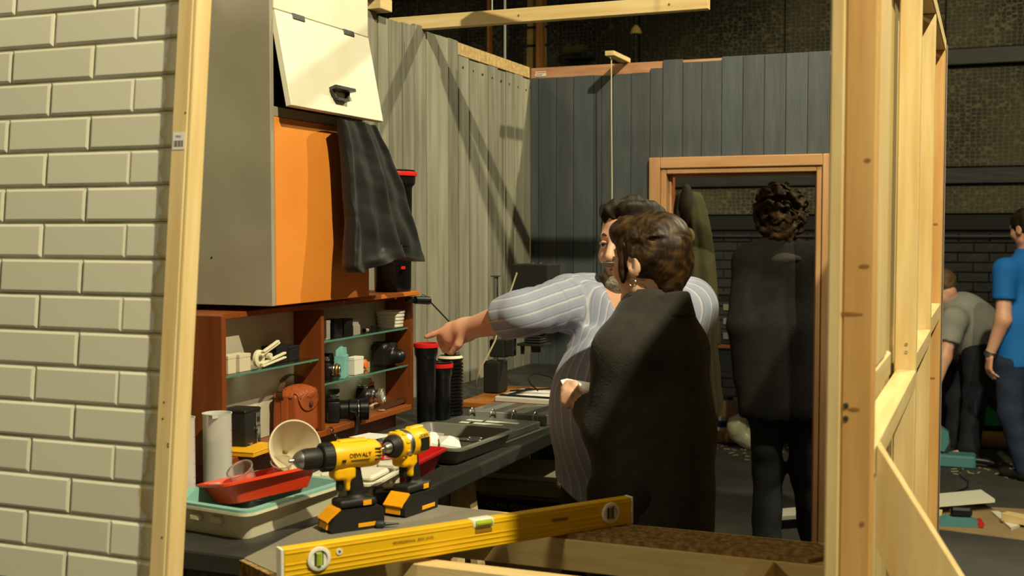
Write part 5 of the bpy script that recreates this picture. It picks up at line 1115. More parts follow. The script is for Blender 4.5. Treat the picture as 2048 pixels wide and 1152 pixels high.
# small scraps of wood on the floor by the tubes
sb = MB()
for k in range(260):
    x, y = random.uniform(-.1, 2.9), random.gauss(3.05, .22); a = random.uniform(0, 3.14); l_ = random.uniform(.008, .03)
    if y > 3.4 or y < 2.2: continue
    sb.box((-l_, -.004, 0.0003), (l_, .004, .003), 0, Matrix.Translation((x, y, 0)) @ Matrix.Rotation(a, 4, 'Z'))
sb = sb.build('wood_shavings', mat('shavings', 'b5a878', .8)); tag(sb, 'scattered wood shavings on the floor near the hall wall', 'wood shavings', kind='stuff')
# ================================================================== PEOPLE
def cp(px, py, Z):
    r = _fw + _rt * (px - 1024) / FPX - _up * (py - 576) / FPX
    return CAM + r * Z
FWH = np.array([-math.sin(YAW), math.cos(YAW), 0.0]); RT = _rt; UPZ = np.array([0, 0, 1.0])
def facing(phi): 
    """unit direction; 0 looks at the camera, 90 to picture left, 180 away"""
    a = math.radians(phi); return -FWH * math.cos(a) - RT * math.sin(a)
def head_frame(phi, pitch=0.0, roll=0.0):
    f = facing(phi); l = np.cross(UPZ, f); p_ = math.radians(pitch)
    f2 = f * math.cos(p_) + UPZ * math.sin(p_); u = np.cross(f2, l)
    r_ = math.radians(roll); l2 = l * math.cos(r_) + u * math.sin(r_); u2 = np.cross(f2, l2)
    return np.stack([f2, l2, u2])           # rows: forward, left, up
def head_sdf(P, c, F, s, female=False):
    Q = ((P - np.asarray(c, np.float32)) @ F.T.astype(np.float32)) / np.float32(s)
    d = ell(Q, (-0.012, 0, 0.032), (0.098, 0.077, 0.088))
    d = smin(d, ell(Q, (0.022, 0, -0.035), (0.066, 0.060, 0.078)), 0.03)
    jw = 0.92 if female else 1.0
    d = smin(d, cap(Q, (0.010, 0.045 * jw, -0.070), (0.060, 0.014, -0.098), 0.020, 0.018), 0.025)
    d = smin(d, cap(Q, (0.010, -0.045 * jw, -0.070), (0.060, -0.014, -0.098), 0.020, 0.018), 0.025)
    d = smin(d, cap(Q, (0.072, 0.032, 0.030), (0.078, 0.008, 0.026), 0.012, 0.010), 0.014); d = smin(d, cap(Q, (0.072, -0.032, 0.030), (0.078, -0.008, 0.026), 0.012, 0.010), 0.014)
    for sg in (1, -1):
        d = np.maximum(d, -ell(Q, (0.092, 0.031 * sg, 0.012), (0.016, 0.018, 0.011)) - 0.0)
        d = smin(d, ell(Q, (0.070, 0.031 * sg, 0.010), (0.014, 0.016, 0.012)), 0.004)
        d = smin(d, ell(Q, (0.056, 0.042 * sg, -0.022), (0.026, 0.022, 0.024)), 0.02)
        e_ = ell(Q, (-0.006, 0.079 * sg, -0.006), (0.021, 0.010, 0.034)); e_ = np.maximum(e_, -ell(Q, (-0.002, 0.090 * sg, -0.003), (0.011, 0.009, 0.020)))
        d = smin(d, e_, 0.006)
    d = smin(d, cap(Q, (0.086, 0, 0.020), (0.106, 0, -0.022), 0.0085, 0.013), 0.010); d = smin(d, ell(Q, (0.098, 0.010, -0.027), (0.011, 0.008, 0.008)), 0.005); d = smin(d, ell(Q, (0.098, -0.010, -0.027), (0.011, 0.008, 0.008)), 0.005)
    d = smin(d, cap(Q, (0.080, 0.018, -0.057), (0.087, 0, -0.053), 0.006, 0.007), 0.004); d = smin(d, cap(Q, (0.080, -0.018, -0.057), (0.087, 0, -0.053), 0.006, 0.007), 0.004)
    d = smin(d, cap(Q, (0.078, 0.014, -0.067), (0.078, -0.014, -0.067), 0.0075, 0.0075), 0.004)
    d = smin(d, ell(Q, (0.070, 0, -0.094), (0.020, 0.022, 0.018)), 0.012)
    return d * s
def HL(c, F, s, p):          # head-local point to world
    return np.asarray(c) + (np.asarray(p) * s) @ F
def relaxed_hand(P, wr, d, n, thumb, s=1.0):
    """hand hanging from the wrist along d, palm normal n, thumb towards 'thumb'"""
    d = np.asarray(d) / np.linalg.norm(d); n = np.asarray(n) - d * np.dot(n, d); n /= np.linalg.norm(n); w_ = np.cross(d, n); w_ = w_ * np.sign(np.dot(w_, thumb))
    pt = lambda a, b, c: np.asarray(wr) + s * (d * a + w_ * b + n * c)
    D = U(0.012, cap(P, pt(-0.01, 0, 0), pt(0.03, 0, 0), 0.026 * s, 0.024 * s), ecap(P, pt(0.03, 0.012, 0), pt(0.085, 0.012, 0.002), 0.034 * s, 0.033 * s, n, 0.45), ecap(P, pt(0.03, -0.012, 0), pt(0.080, -0.014, 0.002), 0.032 * s, 0.030 * s, n, 0.45))
    for k, (b, l_) in enumerate(((0.030, 0.070), (0.010, 0.078), (-0.011, 0.072), (-0.030, 0.056))):
        c1 = 0.020 + 0.004 * k
        f_ = U(0.004, cap(P, pt(0.088, b, 0), pt(0.088 + l_ * 0.48, b, c1 * 0.6), 0.0098 * s, 0.009 * s), cap(P, pt(0.088 + l_ * 0.48, b, c1 * 0.6), pt(0.088 + l_ * 0.92, b * 0.95, c1 * 1.9), 0.009 * s, 0.0075 * s))
        D = smin(D, f_, 0.005)
    D = smin(D, cap(P, pt(0.025, 0.028, 0.006), pt(0.058, 0.050, 0.018), 0.0135 * s, 0.011 * s), 0.012); D = smin(D, cap(P, pt(0.058, 0.050, 0.018), pt(0.090, 0.050, 0.030), 0.011 * s, 0.0085 * s), 0.004)
    return D
def bounds(pts, m):
    A_ = np.array(pts); return A_.min(0) - m, A_.max(0) + m
def torso(P, J, off=0.0):
    f = J['f']; d = ecap(P, J['chest'], J['belly'], J['rc'] + off, J['rb'] + off, f, J['flat'])
    d = smin(d, ecap(P, J['belly'], J['pelvis'], J['rb'] + off, J['rp'] + off, f, J['flat'] * 1.05), 0.06)
    d = smin(d, cap(P, J['shL'], J['shR'], 0.052 + off), 0.07)
    d = smin(d, cap(P, J['neck'], (np.asarray(J['shL']) + np.asarray(J['shR'])) / 2, 0.055 + off, 0.075 + off), 0.07)
    return d
def arm(P, J, s, off=0.0, up=1.0):
    return U(0.03, cap(P, J['sh' + s], J['el' + s], (0.054 + off) * up, (0.045 + off) * up), cap(P, J['el' + s], J['wr' + s], (0.050 + off) * up, (0.030 + off) * up))
def leg(P, J, s, off=0.0, offa=None):
    offa = off if offa is None else offa
    return U(0.04, cap(P, J['hip' + s], J['kn' + s], 0.083 + off, 0.058 + off), cap(P, J['kn' + s], J['an' + s], 0.058 + off, 0.040 + offa))
def body_sdf(P, J, female=False, hands=None):
    d = torso(P, J)
    d = smin(d, U(0.02, cap(P, J['neck'], HL(J['head'], J['F'], J['hs'], (-0.018, 0, -0.05)), 0.056 * (0.86 if female else 1), 0.054 * (0.86 if female else 1))), 0.03)
    d = smin(d, head_sdf(P, J['head'], J['F'], J['hs'], female), 0.012)
    for s in 'LR':
        d = smin(d, arm(P, J, s), 0.04); d = smin(d, leg(P, J, s), 0.05)
        d = smin(d, cap(P, np.asarray(J['an' + s]) + (0, 0, -0.03), np.asarray(J['an' + s]) + J['f'] * 0.13 + np.array([0, 0, -0.055]), 0.035, 0.026), 0.03)
    if hands is not None: d = smin(d, hands(P), 0.012)
    return d
def person(label, root, J, hands=None, h=0.007, female=False, skin=None, sub=4):
    t = thing('person', label, 'person', tuple(root)); rt_ = np.asarray(root, float)
    for k in list(J):
        if k in ('F', 'f', 'rc', 'rb', 'rp', 'flat', 'hs'): continue
        J[k] = np.asarray(J[k], float) - rt_
    pts = [J[k] for k in J if k not in ('F', 'f', 'rc', 'rb', 'rp', 'flat', 'hs')]
    lo, hi = bounds(pts, 0.20); lo[2] = 0.0 - 0.02
    hd = (lambda P: hands(P, rt_)) if hands else None
    J['_lohi'] = (lo, hi)
    b = sdf_mesh('body', lambda P: np.maximum(body_sdf(P, J, female, hd), 0.003 - P[:, 2]), lo, hi, h, skin, t, sub=sub)
    return t, rt_
def shoe(t, J, s, m, h=0.008):
    a = np.asarray(J['an' + s]); f = J['f']
    tz = a + f * 0.15; 
    sdf_mesh('shoe', lambda P: np.maximum(U(0.03, cap(P, a + (0, 0, 0.0), a + np.array([0, 0, -0.04]), 0.056), ecap(P, a - f * 0.03 + np.array([0, 0, -0.052]), tz + np.array([0, 0, -0.062]), 0.048, 0.042, (0, 0, 1), 0.8)), 0.001 - P[:, 2]), *bounds([a, tz, a - (0, 0, .09)], 0.09), h, m, t)
def trousers(t, J, m, off=0.016, offa=0.03, h=0.009, folds=0.004, top=None):
    def f(P):
        d = U(0.05, ecap(P, J['belly'], J['pelvis'], J['rb'] * 0.96, J['rp'] + off, J['f'], J['flat'] * 1.1), leg(P, J, 'L', off, offa), leg(P, J, 'R', off, offa))
        d = d + folds * vnoise(P * np.array([1, 1, 1.6], np.float32), 34, 11)
        zt = (J['pelvis'][2] + 0.10) if top is None else top
        d = np.maximum(d, P[:, 2] - zt)
        return np.maximum(d, (min(J['anL'][2], J['anR'][2]) - 0.055 if abs(J['anL'][2] - J['anR'][2]) < .2 else 0.01) - P[:, 2])
    pts = [J[k] for k in ('belly', 'pelvis', 'hipL', 'hipR', 'knL', 'knR', 'anL', 'anR')]; lo, hi = bounds(pts, 0.17)
    return sdf_mesh('trousers', f, lo, hi, h, m, t)

def skin_mat(name, base, red):
    return mat(name, base, 0.5, col2=red, scale=9, mixlo=.42, mixhi=.8, sss=0.08, detail=2)
skinA = skin_mat('skin_ruddy', 'e2b092', 'd48f74'); skinB = skin_mat('skin_fair', 'e0b498', 'd49e84')
lip = mat('lip', 'b5665a', .5); eye_w = mat('eye_white', 'cfc9bd', .25); eye_k = mat('eye_iris', '1e1712', .2)
def face_bits(t, J, browm, lips=True):
    c, F, s = J['head'], J['F'], J['hs']
    for sg in (1, -1):
        e = MB(); c0 = HL(c, F, s, (0.0775, 0.031 * sg, 0.010))
        e.lathe([(0.0125 * s * math.cos(a), 0.0125 * s * math.sin(a)) for a in np.linspace(-math.pi / 2, math.pi / 2, 9)], 16, Matrix.Translation(c0)); eo = e.build('eye', eye_w, t, 180)
        look = F[0] * 0.95 + F[1] * 0.18; look = look / np.linalg.norm(look)
        MB().lathe([(0.0058 * s, 0), (0.004 * s, .0012), (0, .0016)], 14, frame(c0 + look * 0.0118 * s, F[1], F[2])).build('iris', eye_k, eo, 60)
        P_ = [HL(c, F, s, q) for q in ((0.0865, 0.012 * sg, 0.030), (0.0855, 0.028 * sg, 0.036), (0.072, 0.046 * sg, 0.031))]
        MB().tube(P_, [0.0035, 0.0042, 0.002], 6).build('eyebrow', browm, t, 60)
        MB().tube([HL(c, F, s, q) for q in ((0.0850, 0.014 * sg, 0.0140), (0.0900, 0.030 * sg, 0.0165), (0.079, 0.047 * sg, 0.0120))], [0.003, 0.0042, 0.002], 6).build('eyelid', skinA, t, 60)
    if lips:
        MB().tube([HL(c, F, s, q) for q in ((0.0795, 0.022, -0.060), (0.0905, 0.006, -0.0565), (0.0905, -0.006, -0.0565), (0.0795, -0.022, -0.060))], [.002, .0052, .0052, .002], 8).build('upper_lip', lip, t, 60)
        MB().tube([HL(c, F, s, q) for q in ((0.0785, 0.020, -0.062), (0.0865, 0.007, -0.067), (0.0865, -0.007, -0.067), (0.0785, -0.020, -0.062))], [.002, .006, .006, .002], 8).build('lower_lip', lip, t, 60)

# ------------------------------------------------------------------ man in the striped shirt, pointing
Zm = 3.42
J = dict(f=facing(8), flat=0.70, rc=0.150, rb=0.170, rp=0.150, hs=1.10, F=head_frame(40, -4, 3), head=cp(1264, 490, Zm), neck=cp(1272, 596, Zm + .02), chest=cp(1272, 672, Zm), belly=cp(1262, 810, Zm - .03), pelvis=cp(1258, 935, Zm),
         shR=cp(1152, 600, Zm), elR=cp(1044, 628, 3.25), wrR=cp(938, 657, 3.40), shL=cp(1378, 612, Zm + .02), elL=cp(1398, 800, Zm + .08), wrL=cp(1330, 880, Zm - .06))
root = np.array([cp(1258, 935, Zm)[0], cp(1258, 935, Zm)[1], 0.0])
for s, k in (('R', -1), ('L', 1)):
    lat = RT * k
    J['hip' + s] = J['pelvis'] + lat * 0.10 - UPZ * 0.03; J['kn' + s] = J['pelvis'] + lat * 0.12 - UPZ * 0.44 + J['f'] * 0.03; J['an' + s] = J['pelvis'] + lat * 0.13 - UPZ * (J['pelvis'][2] - 0.09)
def man_hand(P, o):
    q = lambda x, y, z: cp(x, y, z) - o
    d = U(0.014, cap(P, q(940, 657, 3.40), q(928, 660, 3.41), 0.031, 0.032), ecap(P, q(930, 660, 3.41), q(906, 668, 3.43), 0.034, 0.038, -FWH, 0.62))
    ch = [((908, 652, 3.425), (882, 663, 3.43), (867, 668.5, 3.435), (852, 674, 3.44), 0.0100), ((904, 664, 3.44), (880, 677, 3.45), (884, 691, 3.45), (897, 694, 3.44), 0.0105), ((906, 674, 3.455), (885, 687, 3.46), (889, 700, 3.455), (901, 701, 3.445), 0.0102), ((911, 682, 3.465), (896, 695, 3.465), (900, 705, 3.46), (909, 703, 3.45), 0.0092)]
    for a, b, c, e, r in ch:
        f_ = U(0.003, cap(P, q(*a), q(*b), r * 1.05, r), cap(P, q(*b), q(*c), r, r * 0.9), cap(P, q(*c), q(*e), r * 0.9, r * 0.75)); d = smin(d, f_, 0.005)
    th = U(0.004, cap(P, q(926, 668, 3.39), q(917, 688, 3.395), 0.0145, 0.0125), cap(P, q(917, 688, 3.395), q(903, 706, 3.41), 0.0125, 0.0085))
    return smin(d, th, 0.008)
man, o_ = person('bearded man in a blue striped shirt pointing left', root, J, man_hand, 0.0058, skin=skinA)
face_bits(man, J, mat('brow_brown', '3a2a1a', .8))
# striped shirt, open at the neck, right sleeve turned up
def shirt_mat():
    m = bpy.data.materials.new('striped_shirt'); m.use_nodes = True; nt = m.node_tree; N = nt.nodes; L = nt.links; b = N['Principled BSDF']
    at = N.new('ShaderNodeAttribute'); at.attribute_name = 'stripe'
    ml = N.new('ShaderNodeMath'); ml.operation = 'MULTIPLY'; ml.inputs[1].default_value = 1 / 0.027; L.new(at.outputs['Fac'], ml.inputs[0])
    fr_ = N.new('ShaderNodeMath'); fr_.operation = 'FRACT'; L.new(ml.outputs[0], fr_.inputs[0])
    cr = N.new('ShaderNodeValToRGB'); cr.color_ramp.interpolation = 'LINEAR'; e = cr.color_ramp.elements
    e[0].position = 0.0; e[0].color = lin('8f96ad'); e[1].position = 0.52; e[1].color = lin('989fb6')
    for p_, c_ in ((0.58, 'bab9c0'), (0.68, 'bab9c0'), (0.75, '878da6'), (0.88, '878da6'), (0.92, 'aaa9b6'), (0.97, '8f96ad')): k = e.new(p_); k.color = lin(c_)
    L.new(fr_.outputs[0], cr.inputs['Fac']); L.new(cr.outputs['Color'], b.inputs['Base Color']); b.inputs['Roughness'].default_value = 0.8; b.inputs['Sheen Weight'].default_value = 0.15
    return m
shirt_m = shirt_mat()
JM = J
def shirt_core(P):
    d = torso(P, JM, 0.020)
    d = smin(d, ell(P, JM['belly'] + JM['f'] * 0.05 + RT * -0.02, (0.20, 0.19, 0.22)), 0.08)
    hem = ecap(P, JM['belly'] - UPZ * 0.05, JM['pelvis'] - UPZ * 0.08, 0.205, 0.215, JM['f'], 0.74); d = smin(d, hem, 0.05)
    return d
def sleeves(P):
    w_ = JM['elR'] + (JM['wrR'] - JM['elR']) * 0.33
    a = U(0.03, cap(P, JM['shR'], JM['elR'], 0.078, 0.062), cap(P, JM['elR'], w_, 0.060, 0.056))
    dd_ = (JM['wrR'] - JM['elR']); a = np.maximum(a, half(P, w_, dd_))
    cuf = np.maximum(cap(P, JM['elR'] + dd_ * 0.12, w_ + dd_ * 0.03, 0.064, 0.062), half(P, w_ + dd_ * 0.035, dd_)); cuf = np.maximum(cuf, -half(P, JM['elR'] + dd_ * 0.10, dd_))
    b = U(0.03, cap(P, JM['shL'], JM['elL'], 0.080, 0.070), cap(P, JM['elL'], JM['wrL'], 0.068, 0.05))
    return np.minimum(a, cuf), b
def shirt_sdf(P):
    a, b = sleeves(P); d = smin(smin(shirt_core(P), a, 0.035), b, 0.035)
    lat = P @ RT.astype(np.float32)
    Q = P.copy(); Q[:, 2] *= 0.35
    d = d + 0.0055 * vnoise(Q, 26, 5) + 0.003 * vnoise(P, 55, 9)
    # arm creases across the upper arm
    ax_ = (JM['elR'] - JM['shR']); tt = ((P - JM['shR'].astype(np.float32)) @ ax_.astype(np.float32)) / float(ax_ @ ax_)
    d = d - 0.0045 * np.sin(tt * 26 + 3 * vnoise(P, 14, 2)) * np.exp(-((tt - 0.35) / 0.45) ** 2) * (np.abs(a) < 0.06)
    # hem curving up at the sides
    x = (P - JM['pelvis'].astype(np.float32)) @ RT.astype(np.float32)
    hemz = JM['pelvis'][2] - 0.085 + 0.16 * np.clip((np.abs(x + 0.03) - 0.10) / 0.16, 0, 1) ** 1.6
    d = np.maximum(d, (hemz - P[:, 2]) * 0.8)
    # open neck: a V cut down the front, and the neck hole
    xn = (P - JM['neck'].astype(np.float32)) @ RT.astype(np.float32); fn_ = (P - JM['neck'].astype(np.float32)) @ JM['f'].astype(np.float32); zn = P[:, 2] - JM['neck'][2]
    vcut = np.maximum(np.abs(xn + 0.01) - (0.065 + 0.42 * (zn + 0.02)), -fn_ + 0.0); vcut = np.maximum(vcut, -(zn + 0.17))
    d = np.maximum(d, -vcut * 0.85)
    d = np.maximum(d, -cap(P, JM['neck'] - UPZ * 0.01, JM['neck'] + UPZ * 0.3, 0.066, 0.09))
    return d
def stripe(P):
    a, b = sleeves(P); c_ = shirt_core(P)
    def ang(p0, p1, ref):
        ax_ = p1 - p0; ax_ = ax_ / np.linalg.norm(ax_); r1 = ref - ax_ * (ref @ ax_); r1 /= np.linalg.norm(r1); r2 = np.cross(ax_, r1); q = P - p0.astype(np.float32)
        return np.arctan2(q @ r2.astype(np.float32), q @ r1.astype(np.float32))
    ax_ = (JM['wrR'] - JM['shR']); ax_ = ax_ / np.linalg.norm(ax_); nn = UPZ - ax_ * (ax_ @ UPZ); nn /= np.linalg.norm(nn)
    sa = 0.085 * np.arcsin(np.clip(((P - JM['shR'].astype(np.float32)) @ nn.astype(np.float32)) / 0.095, -1, 1))
    sb_ = ang(JM['shL'], JM['elL'], -FWH) * 0.075
    q = P - JM['chest'].astype(np.float32); st = np.arctan2(q @ RT.astype(np.float32), -(q @ FWH.astype(np.float32))) * 0.19
    out = np.where((a < c_ - 0.012) & (a < b), sa, np.where((b < c_ - 0.012), sb_, st)); return out + 3.0
lo, hi = bounds([J[k] for k in ('neck', 'shL', 'shR', 'elR', 'elL', 'wrL', 'pelvis', 'wrR')], 0.24)
sh_ = sdf_mesh('shirt', shirt_sdf, lo, hi, 0.0075, shirt_m, man, attr={'stripe': stripe}); sh_['label'] = 'blue striped shirt with rolled sleeve'
# collar leaves standing open
for sg in (-1, 1):
    n0 = JM['neck'] - UPZ * 0.0
    a_ = [n0 - JM['f'] * 0.055 + RT * sg * 0.035 + UPZ * 0.035, n0 + RT * sg * 0.078 + UPZ * 0.025, n0 + JM['f'] * 0.065 + RT * sg * 0.066 - UPZ * 0.025, n0 + JM['f'] * 0.088 + RT * sg * 0.045 - UPZ * 0.095]
    b_ = [n0 - JM['f'] * 0.072 + RT * sg * 0.05 - UPZ * 0.005, n0 + RT * sg * 0.108 - UPZ * 0.02, n0 + JM['f'] * 0.085 + RT * sg * 0.105 - UPZ * 0.075, n0 + JM['f'] * 0.098 + RT * sg * 0.072 - UPZ * 0.12]
    v = a_ + b_; v2 = [Vector(q) + Vector(JM['f']) * 0.004 for q in v]
    mbc = MB().add(list(map(tuple, v)) + [tuple(q) for q in v2], [(0, 1, 5, 4), (1, 2, 6, 5), (2, 3, 7, 6), (12, 13, 9, 8), (13, 14, 10, 9), (14, 15, 11, 10), (0, 8, 9, 1), (1, 9, 10, 2), (2, 10, 11, 3), (4, 5, 13, 12), (5, 6, 14, 13), (6, 7, 15, 14), (0, 4, 12, 8), (3, 11, 15, 7)])
    mbc.build('collar', mat('shirt_plain', '989fb6', .8), man, 60)
for k in range(3):
    p_ = JM['belly'] + JM['f'] * (0.205 - 0.012 * k) + RT * 0.0 + UPZ * (0.02 - 0.10 * k); MB().cyl(p_, p_ + JM['f'] * 0.012, 0.0055, n=10).build('button', mat('shirt_button', '3b3a44', .4), sh_)
trousers(man, J, mat('dark_trousers', '14130f', .85, col2='1c1a15', scale=8)); shoe(man, J, 'L', black_matte); shoe(man, J, 'R', black_matte)
# hair and beard
c, F, s = J['head'], J['F'], J['hs']
def loc(P, c=c, F=F, s=s): return ((P - np.asarray(c, np.float32)) @ F.T.astype(np.float32)) / np.float32(s)
def man_hair(P):
    Q = loc(P); d = ell(Q, (-0.018, 0, 0.036), (0.104, 0.086, 0.092))
    d = smin(d, ell(Q, (0.040, 0.0, 0.098), (0.040, 0.055, 0.018)), 0.02)
    d = d - 0.005 * np.sin(Q[:, 1] * 110 + 5 * vnoise(Q, 34, 1)) * np.clip(Q[:, 2] * 14, 0, 1) + 0.006 * vnoise(Q, 80, 4) + 0.003 * vnoise(Q, 170, 5)
    d = np.maximum(d, -ell(Q, (0.120, 0, -0.015), (0.098, 0.105, 0.098)))         # forehead and face
    d = np.maximum(d, -ell(Q, (0.0, 0.10, -0.02), (0.030, 0.035, 0.042))); d = np.maximum(d, -ell(Q, (0.0, -0.10, -0.02), (0.030, 0.035, 0.042)))
    d = np.maximum(d, (-0.06 - 0.2 * Q[:, 0]) - Q[:, 2])
    return np.maximum(d * s, -head_sdf(P, c, F, s) - 0.004)
hair_m = mat('dark_brown_hair', '1f1910', 0.6, spec=0.25, col2='3a3326', scale=26, stretch=(1, 1, .3), mixlo=.45, mixhi=.75, bump=.5, bscale=60)
lo, hi = np.asarray(c) - .17, np.asarray(c) + .19
sdf_mesh('hair', man_hair, lo, hi, 0.0042, hair_m, man)
def beard(P):
    Q = loc(P); d = head_sdf(P, c, F, s) / s - 0.011 + 0.0035 * vnoise(Q, 130, 3)
    d = smin(d, ell(Q, (0.062, 0, -0.112), (0.030, 0.034, 0.030)), 0.015)
    reg = np.minimum(np.maximum(Q[:, 2] + 0.064 + 0.30 * np.abs(Q[:, 1]) - 0.62 * np.maximum(np.abs(Q[:, 1]) - 0.03, 0), -Q[:, 0] + 0.012), np.maximum(Q[:, 2] + 0.012, np.abs(Q[:, 0] - 0.012) - 0.018))
    reg = np.minimum(reg, np.maximum(np.abs(Q[:, 2] + 0.043) - 0.008, np.maximum(np.abs(Q[:, 1]) - 0.030, 0.06 - Q[:, 0])))
    lipc = np.maximum(np.abs(Q[:, 2] + 0.061) - 0.012, np.maximum(np.abs(Q[:, 1]) - 0.024, 0.06 - Q[:, 0]))
    return np.maximum(np.maximum(np.maximum(d, reg), -lipc), Q[:, 2] * 0 - Q[:, 2] - 0.145) * s
sdf_mesh('beard', beard, lo, np.asarray(c) + .17, 0.0042, mat('grey_beard', '6a5c48', 0.8, col2='a29a86', scale=22, mixlo=.35, mixhi=.6, bump=.6, bscale=120), man)

# ------------------------------------------------------------------ woman in the dark coat
Zw = 2.92
J = dict(f=facing(140), flat=0.72, rc=0.105, rb=0.110, rp=0.125, hs=0.95, F=head_frame(130, -4, 0), head=cp(1298, 524, Zw), neck=cp(1312, 628, Zw), chest=cp(1308, 715, Zw), belly=cp(1305, 850, Zw), pelvis=cp(1305, 960, Zw))
root = np.array([J['pelvis'][0], J['pelvis'][1], 0.0])
J.update(shL=cp(1252, 706, Zw - .08), elL=cp(1217, 858, Zw - .05), wrL=cp(1166, 805, Zw + .12), shR=cp(1352, 706, Zw + .08), elR=cp(1372, 862, Zw + .06), wrR=cp(1290, 900, Zw + .16))
LW = np.cross(UPZ, J['f'])
for s, k in (('L', 1), ('R', -1)):
    J['hip' + s] = J['pelvis'] + LW * k * 0.085 - UPZ * 0.03; J['kn' + s] = J['pelvis'] + LW * k * 0.09 - UPZ * 0.43; J['an' + s] = J['pelvis'] + LW * k * 0.09 - UPZ * (J['pelvis'][2] - 0.085)
def woman_hand(P, o):
    q = lambda x, y, z: cp(x, y, z) - o
    d = U(0.012, cap(P, q(1163, 802, 3.04), q(1152, 794, 3.05), 0.024, 0.025), ecap(P, q(1152, 794, 3.05), q(1140, 782, 3.05), 0.028, 0.027, RT * .4 - FWH, 0.7))
    for a, b, e, r in (((1146, 776, 3.03), (1131, 781, 3.03), (1136, 771, 3.06), .0092), ((1142, 784, 3.02), (1127, 792, 3.03), (1138, 785, 3.065), .0094), ((1141, 793, 3.02), (1127, 803, 3.03), (1141, 796, 3.065), .0090), ((1146, 801, 3.02), (1134, 812, 3.03), (1147, 806, 3.06), .0082)):
        d = smin(d, U(0.003, cap(P, q(*a), q(*b), r * 1.05, r), cap(P, q(*b), q(*e), r, r * 0.8)), 0.006)
    th = U(0.004, cap(P, q(1156, 784, 3.02), q(1150, 768, 3.03), 0.011, 0.0098), cap(P, q(1150, 768, 3.03), q(1135, 765, 3.05), 0.0098, 0.0075))
    d = smin(d, th, 0.006)
    r2 = lambda: relaxed_hand(P, cp(1290, 900, Zw + .16) - o, -RT * .6 + FWH * .6 - UPZ * .2, -UPZ, -FWH, .9)
    return np.minimum(d, r2())
wom, o_ = person('short haired person in a long dark coat holding paper', root, J, woman_hand, 0.0058, True, skin=skinB)
face_bits(wom, J, mat('brow_brown', '3a2a1a', .8))
coat_m = mat('charcoal_wool', '24221d', 0.95, col2='2d2a24', scale=30, bump=0.25, bscale=160, sheen=.08)
JW = J
def coat_w(P):
    d = torso(P, JW, 0.028)
    d = smin(d, U(0.03, cap(P, JW['shL'], JW['elL'], 0.070, 0.062), cap(P, JW['elL'], JW['elL'] + (JW['wrL'] - JW['elL']) * 0.9, 0.060, 0.048)), 0.035)
    d = smin(d, U(0.03, cap(P, JW['shR'], JW['elR'], 0.070, 0.064), cap(P, JW['elR'], JW['elR'] + (JW['wrR'] - JW['elR']) * 0.9, 0.062, 0.050)), 0.035)
    d = smin(d, ecap(P, JW['belly'], JW['pelvis'] - UPZ * 0.50, 0.135, 0.205, JW['f'], 0.85), 0.08)
    Q = P.copy(); Q[:, 2] *= 0.4
    d = d + 0.006 * vnoise(Q, 20, 21) + 0.002 * vnoise(P, 45, 22)
    for k in 'LR':
        ax_ = JW['wr' + k] - JW['el' + k]; w_ = JW['el' + k] + ax_ * 0.74
        d = np.maximum(d, -np.maximum(-half(P, w_, ax_), cap(P, w_, w_ + ax_, 0.10)))
    d = np.maximum(d, JW['pelvis'][2] - 0.52 - P[:, 2])
    d = np.maximum(d, -cap(P, JW['neck'] + JW['f'] * 0.02 + UPZ * 0.012, JW['neck'] + UPZ * 0.3, 0.060, 0.08))
    return d
lo, hi = bounds([J[k] for k in ('neck', 'shL', 'shR', 'elR', 'elL', 'wrL', 'wrR')] + [J['pelvis'] - UPZ * .52], 0.22)
sdf_mesh('coat', coat_w, lo, hi, 0.0085, coat_m, wom)
def collar_w(P):
    n0 = JW['neck']; ax_ = UPZ * 1.0 - JW['f'] * 0.35
    r_ = P - (n0 + UPZ * 0.0).astype(np.float32); zc = P[:, 2] - n0[2] + 0.35 * (r_ @ JW['f'].astype(np.float32))
    rad = np.sqrt((r_ @ LW.astype(np.float32)) ** 2 + (r_ @ JW['f'].astype(np.float32) * 0.95) ** 2)
    d = np.abs(rad - (0.078 - 0.25 * zc)) - 0.007
    d = np.maximum(d, np.abs(zc + 0.0) - 0.030); return np.maximum(d, (r_ @ JW['f'].astype(np.float32)) - 0.062) - 0.003
sdf_mesh('collar', collar_w, J['neck'] - .14, J['neck'] + .14, 0.0055, coat_m, wom)
trousers(wom, J, mat('dark_trousers', '14130f', .85)); shoe(wom, J, 'L', black_matte); shoe(wom, J, 'R', black_matte)
cw, Fw, sw = J['head'], J['F'], J['hs']
